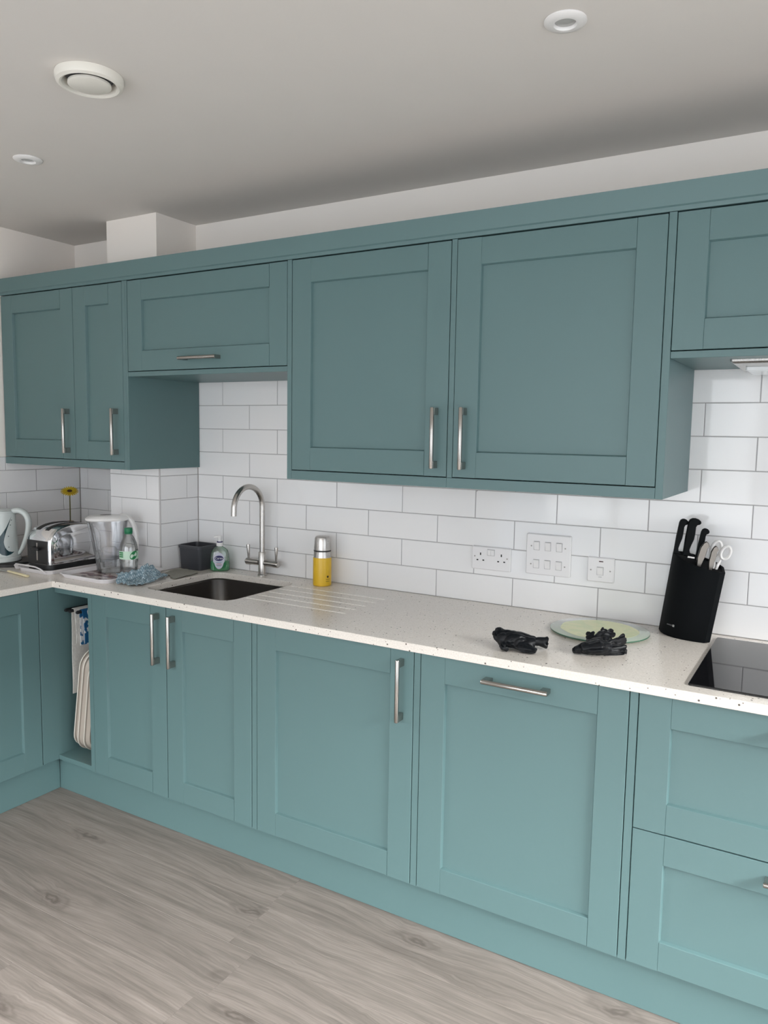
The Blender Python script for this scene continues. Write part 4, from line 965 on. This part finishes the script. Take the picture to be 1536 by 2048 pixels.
# ---- flower in a small vase behind the toaster
vx, vy = 0.135, -0.165
u = thing('yellow_gerbera', 'single yellow gerbera on a thin stem in a small vase behind the toaster', 'flower', (vx, vy, Z0))
bm = bmesh.new(); lathe(bm, [(0.026, 0), (0.030, 0.004), (0.032, 0.06), (0.024, 0.11), (0.013, 0.135), (0.012, 0.150), (0.0165, 0.163), (0.0150, 0.163), (0.0105, 0.150)], (vx, vy, Z0), 28); emit('vase', bm, 'vase', u, sm=50)
emit('stem', tube(bmesh.new(), [(vx, vy, Z0 + 0.151), (vx + 0.001, vy, 1.10), (vx + 0.002, vy - 0.001, 1.178)], 0.0027, 8), 'stem', u, sm=60)
fc = Vector((vx + 0.002, vy - 0.001, 1.184)); tilt = Matrix.Rotation(0.50, 4, facing(vx, vy)[0])
for layer, (n, ln, lift, w) in enumerate(((22, 0.041, 0.16, 0.0070), (18, 0.033, 0.34, 0.0060))):
    for k in range(n):
        a_ = 2 * math.pi * (k + 0.5 * layer) / n; bm = bmesh.new()
        q = [(0.006, -w * 0.3, 0), (ln * 0.6, -w * 0.55, 0), (ln * 0.92, -w * 0.4, 0), (ln, 0, 0), (ln * 0.92, w * 0.4, 0), (ln * 0.6, w * 0.55, 0), (0.006, w * 0.3, 0)]
        q = [Vector((x, y, math.sin(lift) * x - 2.6 * x * x + layer * 0.0012)) for x, y, _ in q]
        ring_loft(bm, [q, [v + Vector((0, 0, 0.0006)) for v in q]]); xform(bm, Matrix.Translation(fc) @ tilt @ Matrix.Rotation(a_, 4, 'Z')); emit('petal', bm, 'petal', u)
bm = bmesh.new(); lathe(bm, [(0.006, -0.006), (0.0125, 0.001), (0.0115, 0.0055), (0.006, 0.0075), (0.0, 0.0075)], (0, 0, 0), 20, cap1=False); xform(bm, Matrix.Translation(fc) @ tilt); emit('flower_centre', bm, 'core', u, sm=True)

# ---- cloths
def cloth(name, label, mat, centre, outline, zfun, nr=16, na=72, th=0.0016):
    bm = bmesh.new(); c_ = Vector((centre[0], centre[1], 0)); rows_ = []
    m_ = len(outline)
    for j in range(1, nr + 1):
        rr = []
        for i in range(na):
            f = i / na * m_; k = int(f); t = f - k
            p0, p1 = Vector((*outline[k % m_], 0)), Vector((*outline[(k + 1) % m_], 0))
            p = c_.lerp(p0.lerp(p1, t), j / nr); p.z = zfun(p.x, p.y, j / nr); rr.append(bm.verts.new(p))
        rows_.append(rr)
    c_.z = zfun(c_.x, c_.y, 0); cv = bm.verts.new(c_)
    for i in range(na): bm.faces.new((cv, rows_[0][i], rows_[0][(i + 1) % na]))
    for a_, b_ in zip(rows_, rows_[1:]):
        for i in range(na): bm.faces.new((a_[i], b_[i], b_[(i + 1) % na], a_[(i + 1) % na]))
    bmesh.ops.recalc_face_normals(bm, faces=bm.faces)
    bm = modified(bm, ('SOLIDIFY', dict(thickness=th, offset=1.0)))
    return tag(emit(name, bm, mat, None, sm=70), label, 'cloth')
def zblue(x, y, e):
    rise = 0.026 if x < 0.872 else 0.026 * max(0, 1 - (x - 0.872) / 0.02)
    pk = 0.022 * math.exp(-((x - 0.845) ** 2 + (y + 0.375) ** 2) / 0.0016) + 0.014 * math.exp(-((x - 0.905) ** 2 + (y + 0.38) ** 2) / 0.0030)
    f = 0.024 * abs(noise.noise(Vector((x * 34 + y * 22, y * 18 - x * 12, 3.1)))) + 0.012 * abs(noise.noise(Vector((x * 80, y * 62, 8.0))))
    return Z0 + 0.0022 + rise + (pk + f) * (1.0 if e < 0.9 else 0.75)
cloth('dish_cloth', 'crumpled pale blue dishcloth beside the water bottle', 'bluecloth', (0.905, -0.42),
      [(0.838, -0.494), (0.868, -0.505), (0.885, -0.535), (0.925, -0.520), (0.950, -0.535), (0.985, -0.500), (0.975, -0.430), (0.955, -0.370), (0.935, -0.310), (0.900, -0.300), (0.868, -0.335), (0.872, -0.38), (0.871, -0.42), (0.864, -0.458)], zblue, nr=22, na=110)
def zgrey(x, y, e):
    return Z0 + 0.0018 + 0.006 * abs(noise.noise(Vector((x * 26, y * 30, 5.0)))) + 0.003 * abs(noise.noise(Vector((x * 60, y * 60, 1.0))))
cloth('floor_cloth', 'flat grey dishcloth spread between the charcoal box and the sink', 'greycloth', (0.915, -0.225),
      [(0.872, -0.288), (0.925, -0.290), (0.962, -0.318), (0.992, -0.330), (0.985, -0.25), (0.978, -0.185), (0.955, -0.158), (0.90, -0.152), (0.845, -0.150), (0.838, -0.205), (0.868, -0.245)], zgrey)

# ---- round glass board
gx, gy, gr = 2.672, -0.178, 0.150
u = thing('glass_board', 'round pale green glass worktop saver partly under a black glove', 'board', (gx, gy, Z0))
bm = bmesh.new(); lathe(bm, [(gr - 0.001, 0.0035), (gr, 0.0042), (gr, 0.0075), (gr - 0.001, 0.0082)], (gx, gy, Z0), 72); emit('glass_disc', bm, 'glassgreen', u, sm=40)
bm = bmesh.new(); lathe(bm, [(gr + 0.0001, 0.0040), (gr + 0.0004, 0.0046), (gr + 0.0004, 0.0071), (gr + 0.0001, 0.0077)], (gx, gy, Z0), 72, cap0=False, cap1=False); emit('glass_edge', bm, 'glassedge', u, sm=40)
bm = bmesh.new(); pts_ = []
for k in range(64):
    t = 2 * math.pi * k / 64; rr = 0.118 + 0.008 * noise.noise(Vector((math.cos(t) * 2, math.sin(t) * 2, 0))); pts_.append(Vector((gx + rr * math.cos(t), gy + rr * math.sin(t), 0)))
ring_loft(bm, [[p + UP * (Z0 + 0.0083) for p in pts_], [p + UP * (Z0 + 0.0087) for p in pts_]]); emit('printed_centre', bm, 'glassyel', u)
for k in range(4):
    t = 0.7 + k * R90; bm = bmesh.new(); lathe(bm, [(0.006, 0), (0.007, 0.001), (0.006, 0.0034)], (gx + 0.11 * math.cos(t), gy + 0.11 * math.sin(t), Z0), 14); emit('rubber_foot', bm, 'clearp', u)

# ---- black gloves
def glove(label, chains, seed, floor_fn):
    bm = bmesh.new()
    for ch in chains: tube(bm, ch[0], ch[1], 14, sx=ch[2], sy=ch[3], up=ch[4] if len(ch) > 4 else (0, 0, 1))
    bm = modified(bm, ('REMESH', dict(mode='VOXEL', voxel_size=0.0018)), ('SMOOTH', dict(factor=0.5, iterations=4)))
    bm.normal_update()
    for v in bm.verts:
        q = Vector((v.co.x * 14 + v.co.y * 10, v.co.y * 36 - v.co.x * 26, v.co.z * 44)) + Vector((seed, seed * 2, 0))
        n1, n2 = noise.noise(q), noise.noise(q * 1.9)
        v.co -= v.normal * (0.0042 * math.exp(-(n1 / 0.10) ** 2) + 0.0009 * math.exp(-(n2 / 0.12) ** 2) - 0.0010)
        lo = floor_fn(v.co.x, v.co.y)
        if v.co.z < lo: v.co.z = lo
    bm = modified(bm, ('DECIMATE', dict(ratio=0.22)))
    return tag(emit('disposable_glove', bm, 'nitrile', None, sm=32), label, 'glove', 'black disposable gloves on the worktop')
fl = lambda x, y: Z0 + 0.0003
glove('folded black disposable glove lying nearer the sink, clear of the glass board', [
    ([(2.468, -0.500, 0.912), (2.490, -0.508, 0.907), (2.535, -0.505, 0.905), (2.572, -0.490, 0.902)], [0.021, 0.029, 0.029, 0.019], 0.8, 1.2),
    ([(2.470, -0.502, 0.914), (2.462, -0.497, 0.915)], [0.019, 0.021], 0.9, 1.0),
    ([(2.560, -0.486, 0.906), (2.582, -0.474, 0.903), (2.600, -0.464, 0.900)], [0.013, 0.013, 0.0175], 1.0, 1.0),
    ([(2.485, -0.520, 0.902), (2.500, -0.545, 0.893), (2.512, -0.560, 0.889)], [0.014, 0.011, 0.009], 1.0, 1.0),
    ([(2.530, -0.515, 0.900), (2.560, -0.532, 0.893), (2.590, -0.530, 0.888)], [0.020, 0.018, 0.012], 0.6, 1.2)], 3.0, fl)
flb = lambda x, y: Z0 + (0.0092 if (x - gx) ** 2 + (y - gy) ** 2 < (gr + 0.003) ** 2 else 0.0003)
TOW = (0.25, -0.97, 0.1)
glove('splayed black disposable glove with its fingers over the glass board', [
    ([(2.674, -0.460, 0.888), (2.700, -0.458, 0.898), (2.735, -0.437, 0.902), (2.757, -0.415, 0.899)], [0.009, 0.019, 0.028, 0.022], 0.8, 1.2),
    ([(2.716, -0.440, 0.904), (2.704, -0.408, 0.912), (2.699, -0.384, 0.924), (2.698, -0.380, 0.927)], [0.013, 0.0120, 0.0135, 0.0130], 0.42, 1.0, TOW),
    ([(2.725, -0.432, 0.906), (2.727, -0.388, 0.917), (2.730, -0.345, 0.928), (2.731, -0.340, 0.930)], [0.017, 0.0140, 0.0120, 0.0110], 0.45, 1.0, TOW),
    ([(2.735, -0.427, 0.906), (2.742, -0.378, 0.914), (2.748, -0.330, 0.922), (2.749, -0.325, 0.924)], [0.017, 0.0145, 0.0130, 0.0120], 0.45, 1.0, TOW),
    ([(2.750, -0.420, 0.901), (2.770, -0.380, 0.905), (2.786, -0.346, 0.913), (2.788, -0.342, 0.914)], [0.015, 0.0130, 0.0140, 0.0135], 0.45, 1.1, TOW),
    ([(2.752, -0.430, 0.896), (2.778, -0.412, 0.893), (2.800, -0.392, 0.894), (2.803, -0.389, 0.894)], [0.016, 0.0140, 0.0125, 0.0120], 0.42, 1.2, TOW)], 11.0, flb)

# ---- knife block
A_, Bq = Vector((2.823, -0.042, 0)), Vector((2.973, -0.137, 0))
front = [(2.823, -0.042), (2.832, -0.068), (2.846, -0.092), (2.862, -0.109), (2.882, -0.122), (2.905, -0.131), (2.938, -0.137), (2.973, -0.137)]
back = [(2.985, -0.120), (2.975, -0.070), (2.945, -0.032), (2.900, -0.016), (2.850, -0.016), (2.828, -0.028)]
ring0 = [Vector((x, y, Z0)) for x, y in front + back]
def top_of(p):
    t = (Vector((p.x, p.y, 0)) - A_).dot((Bq - A_).normalized()) / (Bq - A_).length
    return 1.134 - 0.038 * max(-0.1, min(1.15, t))
lean = Vector((0.0305, 0.002, 0))
u = thing('knife_block', 'black curved knife block standing between the glass board and the hob', 'knife block', (2.90, -0.08, Z0))
def kb_ring(f, inset=0.0, drop=0.0):
    out = []; cen_ = Vector((2.905, -0.080, 0))
    for p in ring0:
        q = Vector((p.x, p.y, 0)); q = q.lerp(cen_, inset); z = Z0 + (top_of(p) - drop - Z0) * f
        out.append(Vector((q.x, q.y, 0)) + lean * f + UP * z)
    return out
bm = bmesh.new(); ring_loft(bm, [kb_ring(0, 0.02), kb_ring(0.01), kb_ring(0.3), kb_ring(0.6), kb_ring(0.992), kb_ring(1, 0.02), kb_ring(1, 0.10), kb_ring(1, 0.14, 0.006)]); emit('block', bm, 'blackmatt', u, sm=30)
across, tow = facing(2.87, -0.11); fd = Vector((-0.72, -0.69, 0)).normalized(); fa = Vector((-fd.y, fd.x, 0))
lc = Vector((2.8665, -0.1135, 0.917)) + lean * 0.15; nrm = Vector((-0.60, -0.80, 0)).normalized(); al = Vector((0.80, -0.60, 0))
def lp(a0_, a1_, z0_, z1_, sl):
    bm = bmesh.new(); P = [lc + al * a0_ + UP * (z0_), lc + al * a1_ + UP * (z0_ + sl), lc + al * a1_ + UP * (z1_ + sl), lc + al * a0_ + UP * z1_]
    ring_loft(bm, [[p + nrm * 0.0005 for p in P], [p + nrm * 0.0030 for p in P]]); return bm
emit('badge', lp(-0.014, 0.008, -0.0016, 0.0016, 0.0), 'greyslot', u); emit('badge_square', lp(0.0095, 0.0150, -0.0032, 0.0032, 0.0), 'silver', u)
PROF = [(0, -.5), (.5, -.55), (.88, -.5), (.95, -.38), (.99, -.12), (1.0, .2), (.985, .55), (.95, .8), (.90, .9), (.865, .82), (.845, .55), (.78, .42), (.6, .46), (.45, .44), (.30, .26), (.16, .14), (.08, .25), (.04, .5), (0, .8)]
def knife(label, base, top, w, mat, th, prof=PROF, bolster=False):
    base, top = Vector(base), Vector(top); ax = top - base; n_ = Vector((0.25, -0.97, 0)).normalized(); ac = ax.normalized().cross(n_); 
    if ac.x < 0: ac = -ac
    u = thing('kitchen_knife', label, 'knife', base, 'knives in the block')
    bm = bmesh.new(); P = [base + ax * s_ + ac * (t_ * w) for s_, t_ in prof]
    c_ = sum(P, Vector()) / len(P)
    sh = [p.lerp(c_, 0.0) - (p - (base + ax * 0.5)) * 0.0 for p in P]
    def ins(k): return [base + ax * (0.5 + (s_ - 0.5) * (1 - k * 0.25)) + ac * (t_ * w * (1 - k)) for s_, t_ in prof]
    ring_loft(bm, [[p + n_ * th for p in ins(0.16)], [p + n_ * (th * 0.6) for p in P], [p - n_ * (th * 0.6) for p in P], [p - n_ * th for p in ins(0.16)]])
    emit('knife_handle', bm, mat, u, sm=50)
    if bolster:
        bm = bmesh.new(); q = base - ax * 0.045; ring_loft(bm, [[q - ax * 0.0 + ac * (0.1 * w) + n_ * 0.004, q + ac * (0.85 * w) + n_ * 0.004, q + ac * (0.85 * w) - n_ * 0.002, q + ac * (0.1 * w) - n_ * 0.002], [q + ax * 0.04 + ac * (0.1 * w) + n_ * 0.004, q + ax * 0.04 + ac * (0.85 * w) + n_ * 0.004, q + ax * 0.04 + ac * (0.85 * w) - n_ * 0.002, q + ax * 0.04 + ac * (0.1 * w) - n_ * 0.002]]); emit('bolster', bm, 'steel', u)
    return u
knife('slim black-handled knife at the wall end of the knife block', (2.869, -0.075, 1.132), (2.8835, -0.075, 1.2415), 0.0185, 'handle', 0.0085)
knife('widest black-handled knife in the block, a steel sliver showing at its base', (2.900, -0.075, 1.129), (2.9135, -0.075, 1.2455), 0.0260, 'handle', 0.0105, bolster=True)
knife('short black-handled knife behind the two grey handles in the block', (2.930, -0.070, 1.116), (2.9460, -0.070, 1.2165), 0.0165, 'handle', 0.008)
GP = [(0, -.22), (.35, -.5), (.75, -.5), (.95, -.22), (1.0, .05), (.97, .3), (.86, .55), (.78, .40), (.5, .42), (.2, .30), (0, .22)]
knife('grey steel-handled knife next to the short black handle', (2.9370, -0.098, 1.100), (2.9560, -0.098, 1.1800), 0.0225, 'greyknife', 0.0085, GP)
knife('grey steel-handled knife in front of the white scissors', (2.9700, -0.100, 1.092), (2.9830, -0.100, 1.1695), 0.0185, 'greyknife', 0.008, GP)
u = thing('kitchen_scissors', 'white-handled scissors in the hob end of the knife block', 'scissors', (2.98, -0.08, 1.10))
def loop(c_, w, h, tl_, rr):
    c_ = Vector(c_); n_ = Vector((0.2, -0.98, 0)).normalized(); x_ = Vector((n_.y, -n_.x, 0)); x_ = x_ if x_.x > 0 else -x_
    pts = []
    for k in range(25):
        t = 2 * math.pi * k / 24; a_, b_ = w * math.cos(t), h * math.sin(t)
        pts.append(c_ + x_ * (a_ * math.cos(tl_) + b_ * math.sin(tl_)) + UP * (-a_ * math.sin(tl_) + b_ * math.cos(tl_)))
    return tube(bmesh.new(), pts, rr, 8, sx=1.5, sy=1.0, up=n_)
emit('finger_loop', loop((2.9815, -0.078, 1.155), 0.0135, 0.026, 0.25, 0.0046), 'white', u, sm=60)
emit('finger_loop', loop((3.0085, -0.080, 1.148), 0.0125, 0.0200, 0.35, 0.0046), 'white', u, sm=60)
emit('shank', tube(bmesh.new(), [(2.977, -0.080, 1.092), (2.980, -0.079, 1.110), (2.978, -0.078, 1.128)], [0.006, 0.0075, 0.004], 10, sx=0.6, sy=1.2), 'white', u, sm=60)
emit('shank', tube(bmesh.new(), [(2.984, -0.081, 1.092), (2.990, -0.081, 1.112), (2.999, -0.080, 1.130)], [0.006, 0.0075, 0.004], 10, sx=0.6, sy=1.2), 'white', u, sm=60)

# ================================================================== in the niche: rail, towels, trays
u = thing('towel_rail', 'black three-arm towel rail fixed inside the open niche', 'towel rail', (0.68, -0.3, 0.74))
RODS = ((0.634, 0.7535), (0.659, 0.7535), (0.704, 0.7535))
for x, z in RODS: emit('arm', tube(bmesh.new(), [(x, -0.066, z), (x, -0.574, z), (x, -0.578, z)], [0.0072, 0.0072, 0.0052], 14), 'soil', u, sm=50)
emit('mounting_plate', nbox(0.622, 0.738, -0.0655, -0.0595, 0.738, 0.770, 0.001), 'soil', u)
def towel(x, z, y0, y1, lf, lb, mat, label, sp=0.010, bow=0.0):
    """a folded towel hung over an arm that runs front to back"""
    R_ = 0.0085; prof = []
    n = 18
    for k in range(n): 
        t = k / n; zz_ = lf + (z - lf) * t; prof.append((x - R_ - sp * (1 - t) ** 0.7 * 0.3 - bow * math.sin(math.pi * t), zz_))
    for k in range(9): a_ = math.pi * (1 - k / 8); prof.append((x + R_ * math.cos(a_), z + R_ * math.sin(a_)))
    for k in range(1, n + 1):
        t = k / n; prof.append((x + R_ + sp * t ** 0.7 * 0.9, z + (lb - z) * t))
    bm = bmesh.new(); rows_ = []; m_ = 14
    for j in range(m_ + 1):
        y = y0 + (y1 - y0) * j / m_
        rows_.append([bm.verts.new((px + (0.004 * noise.noise(Vector((y * 14, pz * 5, x * 50))) if pz < z - 0.02 else 0), y + 0.004 * noise.noise(Vector((pz * 9, 1.5, x * 9))), pz)) for px, pz in prof])
    for a_, b_ in zip(rows_, rows_[1:]):
        for i in range(len(prof) - 1): bm.faces.new((a_[i], a_[i + 1], b_[i + 1], b_[i]))
    bmesh.ops.recalc_face_normals(bm, faces=bm.faces)
    bm = modified(bm, ('SOLIDIFY', dict(thickness=0.0022, offset=0.0)))
    return tag(emit('hand_towel', bm, mat, None, sm=70), label, 'towel', 'towels on the niche rail')
towel(0.659, 0.7535, -0.560, -0.30, 0.405, 0.62, 'towelw', 'white towel folded over the middle arm of the niche rail')
towel(0.704, 0.7535, -0.555, -0.30, 0.612, 0.625, 'towelb', 'blue and white printed towel over the niche rail arm nearest the sink cabinet')
def niche_tray(xb, label, lean_, zoff, yoff, ht):
    u_ = thing('serving_tray', label, 'tray', (xb, -0.42, B0 + 0.02), 'trays stored upright in the niche')
    bm = tray_bm(ht, 0.30, 0.018, 0.060, 0.012)
    # opening towards the left wall, long side upright, leaning to the sink cabinet
    mt = Matrix.Translation((xb, -0.418 + yoff, B0 + 0.0195 + ht / 2 + zoff)) @ Matrix.Rotation(lean_, 4, 'Y') @ basis((0, 0, 0), Vector((0, 0, 1)), Vector((0, -1, 0)), Vector((-1, 0, 0)))
    rb = bmesh.new()
    ring = [rrect(0, 0, ht + g, 0.30 + g, 0.070, z, n=7) for g, z in ((-0.006, 0.0165), (0.004, 0.0163), (0.004, 0.0208), (-0.006, 0.0208))]
    ring_loft(rb, ring + [ring[0]], cap0=False, cap1=False)
    xform(bm, mt); xform(rb, mt)
    emit('tray_body', bm, 'trayside', u_, sm=30); emit('rim', rb, 'traycream', u_, sm=30)
niche_tray(0.700, 'upright cream-rimmed tray leaning outermost towards the towels', 0.150, 0.012, 0.0, 0.425)
niche_tray(0.730, 'upright cream-rimmed tray in the middle of the three leaning in the niche', 0.145, 0.006, -0.006, 0.430)
niche_tray(0.760, 'upright cream-rimmed tray nearest the sink cabinet side of the niche', 0.135, 0.006, -0.004, 0.400)
